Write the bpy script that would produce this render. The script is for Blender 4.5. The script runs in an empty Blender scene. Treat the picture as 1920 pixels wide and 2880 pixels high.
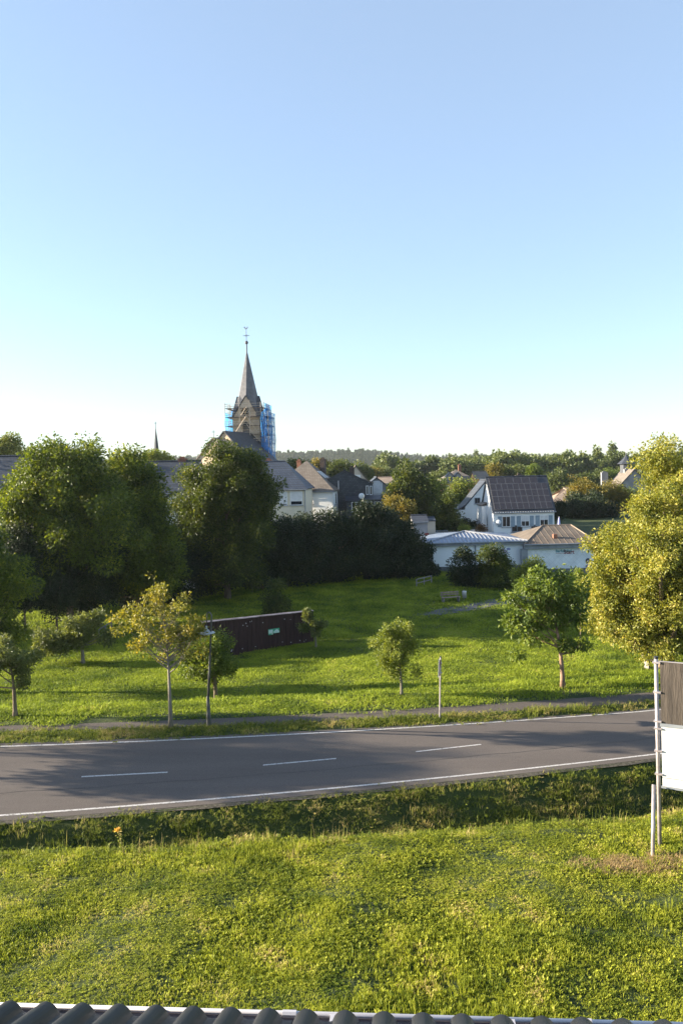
import bpy, math, random
import numpy as np
from mathutils import Matrix, Vector
sc = bpy.context.scene
R = math.radians
# ------------------------------------------------------------------ camera, world, sun
FPX, HC, YH, ROLL = 2325.0, 10.0, 1335.0, 0.025
PITCH = math.atan((1440 - YH) / FPX)
cd = bpy.data.cameras.new('camera'); cam = bpy.data.objects.new('camera', cd)
sc.collection.objects.link(cam); sc.camera = cam
cd.sensor_fit = 'VERTICAL'; cd.sensor_height = 24.0; cd.lens = 24.0 * FPX / 2880
cd.clip_start = 0.1; cd.clip_end = 9000
cam.matrix_world = (Matrix.Translation((0, 0, HC)) @ Matrix.Rotation(R(90) - PITCH, 4, 'X') @ Matrix.Rotation(-ROLL, 4, 'Z'))

SUN_EL, SUN_AZ = 14.0, 174.0        # azimuth measured counter-clockwise from +X
w = bpy.data.worlds.new('World'); sc.world = w; w.use_nodes = True
nt = w.node_tree; nt.nodes.clear()
sky = nt.nodes.new('ShaderNodeTexSky'); sky.sky_type = 'NISHITA'; sky.sun_disc = False
sky.sun_elevation = R(SUN_EL); sky.sun_rotation = R(90 - SUN_AZ) % (2 * math.pi)
sky.altitude = 300; sky.air_density = 1.0; sky.dust_density = 0.6; sky.ozone_density = 2.5
bg = nt.nodes.new('ShaderNodeBackground'); bg.inputs['Strength'].default_value = 0.05
wo = nt.nodes.new('ShaderNodeOutputWorld')
hzc = nt.nodes.new('ShaderNodeMix'); hzc.data_type = 'RGBA'; hzc.blend_type = 'ADD'; hzc.inputs['Factor'].default_value = 1.0
hzc.inputs['B'].default_value = (1.24, 1.47, 1.78, 1)      # pale evening haze over the whole sky
nt.links.new(sky.outputs[0], hzc.inputs['A']); nt.links.new(hzc.outputs['Result'], bg.inputs[0]); nt.links.new(bg.outputs[0], wo.inputs[0])
ld = bpy.data.lights.new('sun', 'SUN'); ld.energy = 5.0; ld.angle = R(0.5); ld.color = (1.0, 0.87, 0.67)
lo = bpy.data.objects.new('sun', ld); sc.collection.objects.link(lo)
sd = Vector((math.cos(R(SUN_AZ)) * math.cos(R(SUN_EL)), math.sin(R(SUN_AZ)) * math.cos(R(SUN_EL)), math.sin(R(SUN_EL))))
lo.rotation_euler = sd.to_track_quat('Z', 'Y').to_euler()
sc.view_settings.view_transform = 'Standard'; sc.view_settings.look = 'None'
sc.view_settings.gamma = 1.0; sc.view_settings.exposure = 2.12
sc.render.engine = 'CYCLES'
sc.cycles.max_bounces = 6; sc.cycles.transparent_max_bounces = 12

# ------------------------------------------------------------------ helpers
rng = np.random.default_rng(7)
def ray(u, v):
    x = (u - 960) / FPX; y = -(v - 1440) / FPX
    x, y = x * math.cos(ROLL) + y * math.sin(ROLL), -x * math.sin(ROLL) + y * math.cos(ROLL)
    return np.array([x, math.cos(PITCH) + y * math.sin(PITCH), -math.sin(PITCH) + y * math.cos(PITCH)])
def P(u, v, Y):
    d = ray(u, v); return d * (Y / d[1]) + np.array([0, 0, HC])
def G(u, v, z=0.0):
    d = ray(u, v); return d * ((z - HC) / d[2]) + np.array([0, 0, HC])
def px(Y): return Y / FPX

def tag(o, label=None, cat=None, group=None, kind=None):
    if label: o['label'] = label
    if cat: o['category'] = cat
    if group: o['group'] = group
    if kind: o['kind'] = kind
    return o
def link(o, parent=None):
    sc.collection.objects.link(o)
    if parent is not None: o.parent = parent
    return o
def empty(name, loc, rz=0.0):
    o = bpy.data.objects.new(name, None); o.location = tuple(loc); o.rotation_euler = (0, 0, rz)
    o.empty_display_size = 0.2
    return link(o)

class MB:
    def __init__(s): s.v = []; s.f = []
    def add(s, vs, fs):
        n = len(s.v); s.v += [tuple(map(float, p)) for p in vs]; s.f += [tuple(i + n for i in f) for f in fs]; return s
    def box(s, c, d, rz=0, bev=0):
        cx, cy, cz = c; a, b, h = d[0] / 2, d[1] / 2, d[2] / 2
        vs = []
        for z in (-h, h):
            for x, y in ((-a, -b), (a, -b), (a, b), (-a, b)):
                vs.append((cx + x * math.cos(rz) - y * math.sin(rz), cy + x * math.sin(rz) + y * math.cos(rz), cz + z))
        return s.add(vs, [(0, 3, 2, 1), (4, 5, 6, 7), (0, 1, 5, 4), (1, 2, 6, 5), (2, 3, 7, 6), (3, 0, 4, 7)])
    def tube(s, pts, rad, n=8, cap=True):
        pts = [Vector(p) for p in pts]
        if not hasattr(rad, '__len__'): rad = [rad] * len(pts)
        vs = []; fs = []
        up = Vector((0.13, 0.31, 1)).normalized()
        for i, p in enumerate(pts):
            t = (pts[min(i + 1, len(pts) - 1)] - pts[max(i - 1, 0)]).normalized()
            if i == 0:
                a = t.cross(up)
                if a.length < 1e-3: a = t.cross(Vector((1, 0, 0)))
                a.normalize()
            else:
                a = (a - t * a.dot(t)); a.normalize()
            b = t.cross(a)
            for k in range(n):
                th = 2 * math.pi * k / n
                vs.append(p + (a * math.cos(th) + b * math.sin(th)) * rad[i])
        for i in range(len(pts) - 1):
            for k in range(n):
                k2 = (k + 1) % n
                fs.append((i * n + k, i * n + k2, (i + 1) * n + k2, (i + 1) * n + k))
        if cap:
            fs.append(tuple(range(n - 1, -1, -1))); m = (len(pts) - 1) * n; fs.append(tuple(m + k for k in range(n)))
        return s.add(vs, fs)
    def lathe(s, c, prof, n=16):
        vs = []; fs = []
        for r, z in prof:
            for k in range(n):
                th = 2 * math.pi * k / n; vs.append((c[0] + r * math.cos(th), c[1] + r * math.sin(th), c[2] + z))
        for i in range(len(prof) - 1):
            for k in range(n):
                k2 = (k + 1) % n; fs.append((i * n + k, i * n + k2, (i + 1) * n + k2, (i + 1) * n + k))
        return s.add(vs, fs)
    def slab(s, quad, t):      # polygon with thickness t along -normal
        q = [Vector(p) for p in quad]; nrm = (q[1] - q[0]).cross(q[2] - q[0]).normalized()
        m = len(q); vs = q + [p - nrm * t for p in q]
        fs = [tuple(range(m)), tuple(range(2 * m - 1, m - 1, -1))] + [(i, i + m, (i + 1) % m + m, (i + 1) % m) for i in range(m)]
        return s.add(vs, fs)
    def build(s, name, mat, parent=None, smooth=False, loc=None):
        me = bpy.data.meshes.new(name); me.from_pydata(s.v, [], s.f); me.materials.append(mat)
        me.validate()
        if smooth: me.polygons.foreach_set('use_smooth', [True] * len(me.polygons))
        me.update()
        o = bpy.data.objects.new(name, me)
        if loc is not None: o.location = tuple(loc)
        return link(o, parent)

def np_mesh(name, V, quads, mat, parent=None, smooth=False):
    me = bpy.data.meshes.new(name)
    k = quads.shape[1]
    me.vertices.add(len(V)); me.vertices.foreach_set('co', V.astype(np.float32).ravel())
    me.loops.add(quads.size); me.loops.foreach_set('vertex_index', quads.astype(np.int32).ravel())
    me.polygons.add(len(quads)); me.polygons.foreach_set('loop_start', np.arange(0, quads.size, k, dtype=np.int32))
    me.polygons.foreach_set('loop_total', np.full(len(quads), k, dtype=np.int32))
    me.polygons.foreach_set('use_smooth', np.full(len(quads), smooth, dtype=bool))
    me.materials.append(mat); me.update(calc_edges=True)
    o = bpy.data.objects.new(name, me)
    return link(o, parent)

# ------------------------------------------------------------------ materials
MATS = {}
def base_mat(name):
    m = bpy.data.materials.new(name); m.use_nodes = True; MATS[name] = m
    t = m.node_tree; b = t.nodes['Principled BSDF']
    return m, t, b
def nmat(name, c1, c2=None, scale=2.0, rough=0.8, detail=5, bump=0.0, bscale=None, metal=0.0, stretch=None, spec=0.3, lo_=0.35, hi_=0.65):
    if name in MATS: return MATS[name]
    m, t, b = base_mat(name)
    b.inputs['Roughness'].default_value = rough; b.inputs['Metallic'].default_value = metal
    b.inputs['Specular IOR Level'].default_value = spec
    if c2 is None: c2 = tuple(x * 0.8 for x in c1)
    tc = t.nodes.new('ShaderNodeTexCoord'); mp = t.nodes.new('ShaderNodeMapping')
    t.links.new(tc.outputs['Object'], mp.inputs[0])
    if stretch: mp.inputs['Scale'].default_value = stretch
    n = t.nodes.new('ShaderNodeTexNoise'); n.inputs['Scale'].default_value = scale; n.inputs['Detail'].default_value = detail
    t.links.new(mp.outputs[0], n.inputs['Vector'])
    r = t.nodes.new('ShaderNodeValToRGB'); r.color_ramp.elements[0].position = lo_; r.color_ramp.elements[1].position = hi_
    r.color_ramp.elements[0].color = (*c1, 1); r.color_ramp.elements[1].color = (*c2, 1)
    t.links.new(n.outputs['Fac'], r.inputs[0]); t.links.new(r.outputs[0], b.inputs['Base Color'])
    if bump:
        n2 = t.nodes.new('ShaderNodeTexNoise'); n2.inputs['Scale'].default_value = bscale or scale * 6; n2.inputs['Detail'].default_value = 4
        t.links.new(mp.outputs[0], n2.inputs['Vector'])
        bp = t.nodes.new('ShaderNodeBump'); bp.inputs['Strength'].default_value = bump; bp.inputs['Distance'].default_value = 0.05
        t.links.new(n2.outputs['Fac'], bp.inputs['Height']); t.links.new(bp.outputs[0], b.inputs['Normal'])
    return m
def brickmat(name, c1, c2, cm, bw, bh, mortar=0.01, rough=0.75, off=0.5, axis='XZ', rot=0.0):
    if name in MATS: return MATS[name]
    m, t, b = base_mat(name); b.inputs['Roughness'].default_value = rough; b.inputs['Specular IOR Level'].default_value = 0.3
    tc = t.nodes.new('ShaderNodeTexCoord')
    sp = t.nodes.new('ShaderNodeSeparateXYZ'); t.links.new(tc.outputs['Object'], sp.inputs[0])
    ad = t.nodes.new('ShaderNodeMath'); ad.operation = 'ADD'; t.links.new(sp.outputs[0], ad.inputs[0]); t.links.new(sp.outputs[1], ad.inputs[1])
    cb = t.nodes.new('ShaderNodeCombineXYZ')
    t.links.new((ad if axis == 'SZ' else sp).outputs[0], cb.inputs[0]); t.links.new(sp.outputs[2], cb.inputs[1])
    mp = t.nodes.new('ShaderNodeMapping'); mp.inputs['Rotation'].default_value = (0, 0, rot); t.links.new(cb.outputs[0], mp.inputs[0])
    br = t.nodes.new('ShaderNodeTexBrick'); br.offset = off
    br.inputs['Color1'].default_value = (*c1, 1); br.inputs['Color2'].default_value = (*c2, 1); br.inputs['Mortar'].default_value = (*cm, 1)
    br.inputs['Scale'].default_value = 1.0; br.inputs['Brick Width'].default_value = bw; br.inputs['Row Height'].default_value = bh
    br.inputs['Mortar Size'].default_value = mortar
    t.links.new(mp.outputs[0], br.inputs['Vector'])
    n = t.nodes.new('ShaderNodeTexNoise'); n.inputs['Scale'].default_value = 0.9; n.inputs['Detail'].default_value = 6
    t.links.new(tc.outputs['Object'], n.inputs['Vector'])
    mx = t.nodes.new('ShaderNodeMix'); mx.data_type = 'RGBA'; mx.blend_type = 'MULTIPLY'; mx.inputs['Factor'].default_value = 0.6
    rr = t.nodes.new('ShaderNodeValToRGB'); rr.color_ramp.elements[0].position = 0.3; rr.color_ramp.elements[1].position = 0.7
    rr.color_ramp.elements[0].color = (0.65, 0.65, 0.65, 1); rr.color_ramp.elements[1].color = (1.1, 1.1, 1.1, 1)
    t.links.new(n.outputs['Fac'], rr.inputs[0])
    t.links.new(br.outputs['Color'], mx.inputs['A']); t.links.new(rr.outputs[0], mx.inputs['B']); t.links.new(mx.outputs['Result'], b.inputs['Base Color'])
    return m
def leafmat(name, c1, c2, c3=None, trans=0.4, tint=(1.25, 1.15, 0.5), rough=0.5, scale=0.35, spec=0.4):
    if name in MATS: return MATS[name]
    m, t, b = base_mat(name); b.inputs['Roughness'].default_value = rough; b.inputs['Specular IOR Level'].default_value = spec
    g = t.nodes.new('ShaderNodeNewGeometry'); n = t.nodes.new('ShaderNodeTexNoise'); n.inputs['Scale'].default_value = scale; n.inputs['Detail'].default_value = 3
    t.links.new(g.outputs['Position'], n.inputs['Vector'])
    ad = t.nodes.new('ShaderNodeMath'); ad.operation = 'MULTIPLY_ADD'
    t.links.new(g.outputs['Random Per Island'], ad.inputs[0]); ad.inputs[1].default_value = 0.55
    mu = t.nodes.new('ShaderNodeMath'); mu.operation = 'MULTIPLY_ADD'; mu.inputs[1].default_value = 1.6; mu.inputs[2].default_value = -0.55
    t.links.new(n.outputs['Fac'], mu.inputs[0]); t.links.new(mu.outputs[0], ad.inputs[2])
    r = t.nodes.new('ShaderNodeValToRGB'); e = r.color_ramp.elements
    e[0].position = 0.0; e[0].color = (*c1, 1); e[1].position = 0.8; e[1].color = (*c2, 1)
    if c3: x = e.new(1.0); x.color = (*c3, 1); x.position = 0.97
    t.links.new(ad.outputs[0], r.inputs[0]); t.links.new(r.outputs[0], b.inputs['Base Color'])
    tr = t.nodes.new('ShaderNodeBsdfTranslucent'); mx = t.nodes.new('ShaderNodeMix'); mx.data_type = 'RGBA'; mx.blend_type = 'MULTIPLY'; mx.inputs['Factor'].default_value = 1.0
    t.links.new(r.outputs[0], mx.inputs['A']); mx.inputs['B'].default_value = (*tint, 1); t.links.new(mx.outputs['Result'], tr.inputs[0])
    ms = t.nodes.new('ShaderNodeMixShader'); ms.inputs[0].default_value = trans
    t.links.new(b.outputs[0], ms.inputs[1]); t.links.new(tr.outputs[0], ms.inputs[2])
    t.links.new(ms.outputs[0], t.nodes['Material Output'].inputs[0])
    return m

M_maple = leafmat('maple leaf', (0.016, 0.036, 0.007), (0.135, 0.18, 0.018), (0.30, 0.31, 0.035), scale=0.5)
M_oak = leafmat('oak leaf', (0.014, 0.030, 0.008), (0.085, 0.115, 0.016), (0.20, 0.21, 0.04), scale=0.6)
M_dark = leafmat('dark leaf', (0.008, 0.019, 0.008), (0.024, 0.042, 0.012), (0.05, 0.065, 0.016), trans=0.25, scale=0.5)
M_lime = leafmat('lime leaf', (0.05, 0.09, 0.012), (0.34, 0.33, 0.05), (0.62, 0.53, 0.18), trans=0.4, scale=1.1)
M_cherry = leafmat('cherry leaf', (0.028, 0.060, 0.010), (0.15, 0.205, 0.028), (0.28, 0.32, 0.06), trans=0.42, scale=1.2)
M_rowan = leafmat('rowan leaf', (0.09, 0.11, 0.016), (0.27, 0.25, 0.035), (0.42, 0.32, 0.05), scale=1.5)
M_young = leafmat('young tree leaf', (0.06, 0.095, 0.015), (0.22, 0.26, 0.04), (0.36, 0.38, 0.09), scale=1.5)
M_apple = leafmat('apple leaf', (0.040, 0.062, 0.02), (0.16, 0.19, 0.055), (0.28, 0.30, 0.10), scale=1.5)
M_yellow = leafmat('yellowing leaf', (0.07, 0.08, 0.012), (0.22, 0.18, 0.03), (0.32, 0.22, 0.04), scale=0.8)
M_red = leafmat('copper leaf', (0.05, 0.03, 0.015), (0.16, 0.09, 0.03), (0.25, 0.12, 0.03), scale=0.8)
M_wood = leafmat('far wood leaf', (0.035, 0.060, 0.018), (0.125, 0.155, 0.034), (0.19, 0.21, 0.05), scale=0.03, trans=0.3)
M_conif = leafmat('conifer needle', (0.018, 0.038, 0.020), (0.045, 0.070, 0.026), None, scale=0.03, trans=0.15)
M_bark = nmat('bark', (0.10, 0.075, 0.05), (0.20, 0.155, 0.11), 6, 0.9, bump=0.6, bscale=20, stretch=(1, 1, 0.25))
M_barkred = nmat('cherry bark', (0.13, 0.08, 0.055), (0.30, 0.19, 0.13), 6, 0.8, bump=0.5, bscale=18, stretch=(1, 1, 0.5))
M_barkgrey = nmat('smooth grey bark', (0.13, 0.115, 0.09), (0.24, 0.21, 0.165), 7, 0.85, bump=0.5, bscale=18, stretch=(1, 1, 0.3))
M_slate = brickmat('slate roof', (0.040, 0.048, 0.064), (0.062, 0.071, 0.090), (0.03, 0.03, 0.035), 0.35, 0.22, 0.02, 0.55, axis='SZ')
M_slatewarm = brickmat('weathered slate', (0.15, 0.125, 0.105), (0.20, 0.17, 0.145), (0.09, 0.075, 0.06), 0.35, 0.22, 0.02, 0.75, axis='SZ')
M_bluetile = brickmat('blue grey tile', (0.045, 0.060, 0.092), (0.068, 0.085, 0.120), (0.035, 0.04, 0.05), 0.3, 0.3, 0.03, 0.6, axis='SZ')
M_pinktile = brickmat('sandy roof tile', (0.30, 0.225, 0.175), (0.36, 0.27, 0.21), (0.2, 0.15, 0.11), 0.3, 0.28, 0.03, 0.8, axis='SZ')
M_slateclad = brickmat('slate cladding', (0.045, 0.052, 0.065), (0.075, 0.082, 0.095), (0.03, 0.035, 0.04), 0.4, 0.25, 0.02, 0.55, axis='SZ')
M_white = nmat('white render', (0.80, 0.80, 0.79), (0.86, 0.86, 0.85), 0.8, 0.9, bump=0.1, bscale=30)
M_cream = nmat('cream render', (0.62, 0.56, 0.44), (0.70, 0.63, 0.50), 0.8, 0.9)
M_orange = nmat('orange render', (0.60, 0.27, 0.14), (0.70, 0.34, 0.18), 0.8, 0.9)
M_greyr = nmat('grey render', (0.20, 0.20, 0.21), (0.27, 0.27, 0.28), 0.8, 0.85)
M_beige = nmat('beige render', (0.42, 0.36, 0.29), (0.48, 0.42, 0.34), 0.8, 0.9)
M_stone = brickmat('tower stone', (0.56, 0.43, 0.31), (0.66, 0.52, 0.38), (0.38, 0.29, 0.21), 0.7, 0.33, 0.03, 0.9, axis='SZ')
M_trim = nmat('white trim', (0.72, 0.72, 0.72), (0.78, 0.78, 0.78), 3, 0.5)
M_glass, _t, _b = base_mat('window glass'); _b.inputs['Base Color'].default_value = (0.02, 0.025, 0.03, 1); _b.inputs['Roughness'].default_value = 0.08
M_shutter = nmat('blue grey shutter', (0.22, 0.29, 0.35), (0.27, 0.34, 0.40), 3, 0.6)
M_blind = nmat('roller blind', (0.60, 0.60, 0.60), (0.68, 0.68, 0.68), 3, 0.6)
M_brick = nmat('dark chimney', (0.05, 0.042, 0.04), (0.11, 0.075, 0.06), 4, 0.9)
M_redbrick = nmat('red chimney', (0.20, 0.09, 0.06), (0.30, 0.14, 0.09), 4, 0.9)
M_zinc = nmat('zinc', (0.50, 0.48, 0.50), (0.60, 0.58, 0.60), 3, 0.42, metal=0.3, spec=0.5)
M_greymetal = nmat('grey metal trim', (0.20, 0.22, 0.25), (0.27, 0.29, 0.32), 2, 0.5, metal=0.2)
M_galv = nmat('galvanised pipe', (0.26, 0.23, 0.235), (0.40, 0.36, 0.365), 5, 0.5, metal=0.3, spec=0.4)
M_lampm = nmat('lamp post paint', (0.05, 0.052, 0.05), (0.10, 0.10, 0.09), 4, 0.45, metal=0.2)
M_planksteel = nmat('scaffold tube', (0.50, 0.41, 0.32), (0.66, 0.55, 0.44), 3, 0.6)
M_plank = nmat('scaffold plank', (0.09, 0.07, 0.055), (0.16, 0.12, 0.09), 3, 0.85)
M_gold = nmat('gold leaf', (0.75, 0.55, 0.30), (0.85, 0.65, 0.4), 3, 0.4, metal=0.4)
M_black = nmat('black clock face', (0.02, 0.022, 0.025), (0.035, 0.035, 0.04), 3, 0.5)
M_iron = nmat('dark iron', (0.06, 0.065, 0.08), (0.10, 0.10, 0.12), 3, 0.6)

# ------------------------------------------------------------------ terrain
def xc(x): return 60 * np.tanh(np.asarray(x, float) / 60)
def y_near(x): q = xc(x); return 26.05 + 0.188 * q + 0.0030 * q * q
def y_far(x): q = xc(x); return 31.14 + 0.159 * q + 0.0031 * q * q
def z_far(x): return np.clip(0.225 - 0.019 * np.asarray(x, float), 0.0, 0.6)
def y_crest(x): q = xc(x); return 19.98 + 0.08 * q + 0.004 * q * q
def y_p0(x): q = xc(x); return 32.5 + 0.115 * q + 0.0035 * q * q
def y_p1(x): return y_p0(x) + 1.05 + 0.02 * xc(x)
def knots(x):
    """cross-section of the land from the house to the rear of the meadow: list of (y, z) per column x"""
    x = np.asarray(x, float); o = np.ones_like(x)
    yc, yn, yf, p0, p1 = y_crest(x), y_near(x), y_far(x), y_p0(x), y_p1(x)
    zf = z_far(x)
    dz_ = .55 * np.clip((x - 10) / 12, 0, 1)
    wig = 0.25 * np.sin(x * 0.35 + 1) + 0.15 * np.sin(x * 0.9)
    ks = [(-40 * o, 3.2 * o), (2 * o, 2.0 * o), (11 * o, 1.55 * o), (yc - 2.5, 1.18 * o), (yc - 0.4 + wig * .3, 1.03 * o + .05 * wig), (yc + 0.5, 0.72 * o),
          (yc + 2.2, -1.0 * o), (yn - 2.5, -1.25 * o), (yn - 1.2, -0.55 * o + .08 * wig), (yn - 0.42, -0.02 * o), (yn - 0.34, -0.01 * o),
          (yf + 0.30, zf - 0.01), (yf + 0.55, zf - 0.02 + .02 * wig), (p0 - 0.15, zf * .6 + 0.13), (p0, zf * .6 + 0.10), (p1, zf * .6 + 0.10), (p1 + 0.2, zf * .6 + 0.14),
          (p1 + 2.6, zf * .4 + 0.10 + .1 * wig), (p1 + 4.3, -0.35 * o + .1 * wig), (p1 + 7.5, -1.15 * o), (50 + .05 * xc(x), -1.5 * o + .2 * wig), (56 * o, -1.55 * o + .2 * wig), (68 * o, -1.35 * o - dz_ * .4), (84 * o, -1.0 * o - dz_), (90 * o, -0.9 * o - dz_), (96 * o, 0.2 * o), (103 * o, 1.7 * o), (115 * o, 2.3 * o), (130 * o, 2.8 * o)]
    return ks
def amp_(x, y):
    k_ = np.maximum(np.clip((y_near(x) - 1.0 - y) / 2.0, 0, 1), np.clip((y - y_p1(x) - .5) / 2.0, 0, 1)) * np.clip((88 - y) / 4, 0, 1)
    return k_ * (np.where(y < 24, .07, 0.05) * (np.sin(x * 1.3 + y * .7) * np.sin(y * 1.1 - x * .4)))
def Hcol(x):
    ks = knots(np.array([float(x)])); return np.array([k[0][0] for k in ks]), np.array([k[1][0] for k in ks])
def far_z(x, y):
    x = np.asarray(x, float); y = np.asarray(y, float)
    z = np.interp(y, [130, 190, 260, 330, 450, 650, 760, 950, 1150, 1450, 1700, 2600], [2.8, 4, 4.5, 1.5, 1.0, 4.8, 4, -2, 4, 35, 28, -40])
    right = np.clip((x / y - 0.02) / 0.10, 0, 1); mid = np.exp(-((y - 620) / 190) ** 2)
    z = z - mid * (1 - right) * 9.5 + mid * right * 1.5 * np.sin(x * 0.02)
    fr = np.exp(-((y - 1450) / 260) ** 2)
    z = z + fr * (3 * np.sin(x * 0.007 + 1) - 14 * np.clip((x / y - 0.02) / 0.08, 0, 1))
    return z
def H(x, y):
    if y >= 130: return float(far_z(x, y))
    a, b = Hcol(x); return float(np.interp(y, a, b)) + float(amp_(x, y))

xs = np.concatenate([-np.geomspace(2200, 34, 26), np.arange(-32, 32.01, 0.5), np.geomspace(34, 2200, 26)])
K = knots(xs); rows = []; SUB = {}
sub = [3, 6, 14, 6, 4, 5, 4, 4, 3, 1, 5, 1, 2, 1, 1, 1, 5, 4, 6, 14, 8, 12, 16, 6, 5, 5, 5, 5]
for i in range(len(K) - 1):
    for k in range(sub[i]):
        t = k / sub[i]; z = K[i][1] * (1 - t) + K[i + 1][1] * t
        if i == 10: z = z - 0.05
        rows.append((K[i][0] * (1 - t) + K[i + 1][0] * t, z))
for y in np.concatenate([np.arange(130, 300, 10), np.geomspace(300, 2600, 44)]):
    rows.append((np.full_like(xs, y), far_z(xs, np.full_like(xs, y))))
V = []
for ry, rz in rows: V.append(np.stack([xs, ry, rz], 1))
nr, nc = len(V), len(xs); V = np.concatenate(V)
amp = amp_(V[:, 0], V[:, 1])
onroad = np.zeros(len(V), bool)
yy = V[:, 1]; onroad |= (yy > y_near(V[:, 0]) - .5) & (yy < y_p1(V[:, 0]) + .3)
V[:, 2] += amp
idx = np.arange(nr * nc).reshape(nr, nc)
Q = np.stack([idx[:-1, :-1], idx[:-1, 1:], idx[1:, 1:], idx[1:, :-1]], -1).reshape(-1, 4)
M_ground = nmat('meadow soil and thatch', (0.022, 0.038, 0.008), (0.050, 0.065, 0.014), 0.8, 0.95, detail=8, bump=0.5, bscale=9)
g = np_mesh('ground', V, Q, M_ground, smooth=True); tag(g, kind='structure')

def strip(name, yA, zA, yB, zB, x0, x1, mat, dz, n=120, sub=4):
    X = np.linspace(x0, x1, n); L = []
    for k in range(sub + 1):
        t = k / sub; L.append(np.stack([X, yA(X) * (1 - t) + yB(X) * t, zA(X) * (1 - t) + zB(X) * t + dz], 1))
    ii = np.arange((sub + 1) * n).reshape(sub + 1, n)
    q = np.stack([ii[:-1, :-1], ii[:-1, 1:], ii[1:, 1:], ii[1:, :-1]], -1).reshape(-1, 4)
    o = np_mesh(name, np.concatenate(L), q, mat); return tag(o, kind='structure')
m, t, b = base_mat('asphalt'); M_asph = m
tc = t.nodes.new('ShaderNodeTexCoord'); n1 = t.nodes.new('ShaderNodeTexNoise'); n1.inputs['Scale'].default_value = 60; n1.inputs['Detail'].default_value = 3
n2 = t.nodes.new('ShaderNodeTexNoise'); n2.inputs['Scale'].default_value = 0.5; n2.inputs['Detail'].default_value = 5
mpa = t.nodes.new('ShaderNodeMapping'); mpa.inputs['Scale'].default_value = (0.25, 2.0, 1); mpa.inputs['Rotation'].default_value = (0, 0, -0.15)
for q_ in (n1,): t.links.new(tc.outputs['Object'], q_.inputs['Vector'])
t.links.new(tc.outputs['Object'], mpa.inputs[0]); t.links.new(mpa.outputs[0], n2.inputs['Vector'])
r1 = t.nodes.new('ShaderNodeValToRGB'); r1.color_ramp.elements[0].color = (0.082, 0.070, 0.063, 1); r1.color_ramp.elements[1].color = (0.175, 0.149, 0.134, 1)
r1.color_ramp.elements[0].position = .3; r1.color_ramp.elements[1].position = .75
r2 = t.nodes.new('ShaderNodeValToRGB'); r2.color_ramp.elements[0].color = (.72, .72, .72, 1); r2.color_ramp.elements[1].color = (1.2, 1.2, 1.2, 1)
mx = t.nodes.new('ShaderNodeMix'); mx.data_type = 'RGBA'; mx.blend_type = 'MULTIPLY'; mx.inputs['Factor'].default_value = 1
t.links.new(n1.outputs[0], r1.inputs[0]); t.links.new(n2.outputs[0], r2.inputs[0]); t.links.new(r1.outputs[0], mx.inputs['A']); t.links.new(r2.outputs[0], mx.inputs['B'])
t.links.new(mx.outputs['Result'], b.inputs['Base Color']); b.inputs['Roughness'].default_value = .9; b.inputs['Specular IOR Level'].default_value = .15
bp = t.nodes.new('ShaderNodeBump'); bp.inputs['Strength'].default_value = .35; bp.inputs['Distance'].default_value = .01; t.links.new(n1.outputs[0], bp.inputs['Height']); t.links.new(bp.outputs[0], b.inputs['Normal'])
Z0 = lambda X: 0 * X
def road_zv(x, y):
    a_ = y_near(x) - .35; return z_far(x) * (y - a_) / (y_far(x) + .28 - a_)
strip('road', lambda X: y_near(X) - 0.35, Z0, lambda X: y_far(X) + 0.28, z_far, -75, 75, M_asph, 0.0)
M_line = nmat('worn road paint', (0.15, 0.13, 0.12), (0.50, 0.48, 0.46), 18, 0.7, lo_=.3, hi_=.5)
strip('road_marking_near_line', lambda X: y_near(X) - 0.05, lambda X: road_zv(X, y_near(X) - .05), lambda X: y_near(X) + 0.05, lambda X: road_zv(X, y_near(X) + .05), -75, 75, M_line, 0.004, sub=1)
strip('road_marking_far_line', lambda X: y_far(X) - 0.05, lambda X: road_zv(X, y_far(X) - .05), lambda X: y_far(X) + 0.05, lambda X: road_zv(X, y_far(X) + .05), -75, 75, M_line, 0.004, sub=1)
_unused = 0
M_seam = nmat('tar seam', (0.03, 0.028, 0.027), (0.075, 0.066, 0.06), 9, 0.7)
sm_ = lambda o_: (lambda X: y_near(X) + 1.55 + o_ + .035 * np.sin(X * 1.7) + .02 * np.sin(X * 4.1))
strip('road_seam', sm_(0), lambda X: road_zv(X, sm_(0)(X)), sm_(.022), lambda X: road_zv(X, sm_(.022)(X)), -60, 60, M_seam, .0035, n=400, sub=1)
M_grit = nmat('gritty road shoulder', (0.045, 0.042, 0.030), (0.12, 0.105, 0.08), 12, 0.95, bump=.6, bscale=70)
strip('road_shoulder', lambda X: y_near(X) - .52 + .05 * np.sin(X * 3.1), lambda X: -.05 + 0 * X, lambda X: y_near(X) - .355, lambda X: -.004 + 0 * X, -75, 75, M_grit, .0, sub=1)
def yc_(f): return lambda X: y_near(X) * (1 - f) + y_far(X) * f
def road_z(x, y):
    return float(road_zv(x, y))
for a, b_ in (((230, 2190), (472, 2175)), ((740, 2153), (945, 2133)), ((1168, 2112), (1352, 2090))):
    A = G(*a, .12); B = G(*b_, .12); n = 12; vs = []; fs = []
    for k in range(n + 1):
        p = A + (B - A) * k / n
        for s in (-.045, .045): vs.append((p[0], p[1] + s, road_z(p[0], p[1] + s) + .005))
    fs = [(2 * k, 2 * k + 2, 2 * k + 3, 2 * k + 1) for k in range(n)]
    tag(MB().add(vs, fs).build('road_marking_dash', M_line), kind='structure')
M_path = nmat('path asphalt', (0.075, 0.062, 0.053), (0.115, 0.095, 0.08), 30, 0.9, bump=.3)
strip('path', lambda X: y_p0(X), lambda X: z_far(X) * .6 + .105, lambda X: y_p1(X), lambda X: z_far(X) * .6 + .105, -75, 75, M_path, 0.006)
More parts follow.
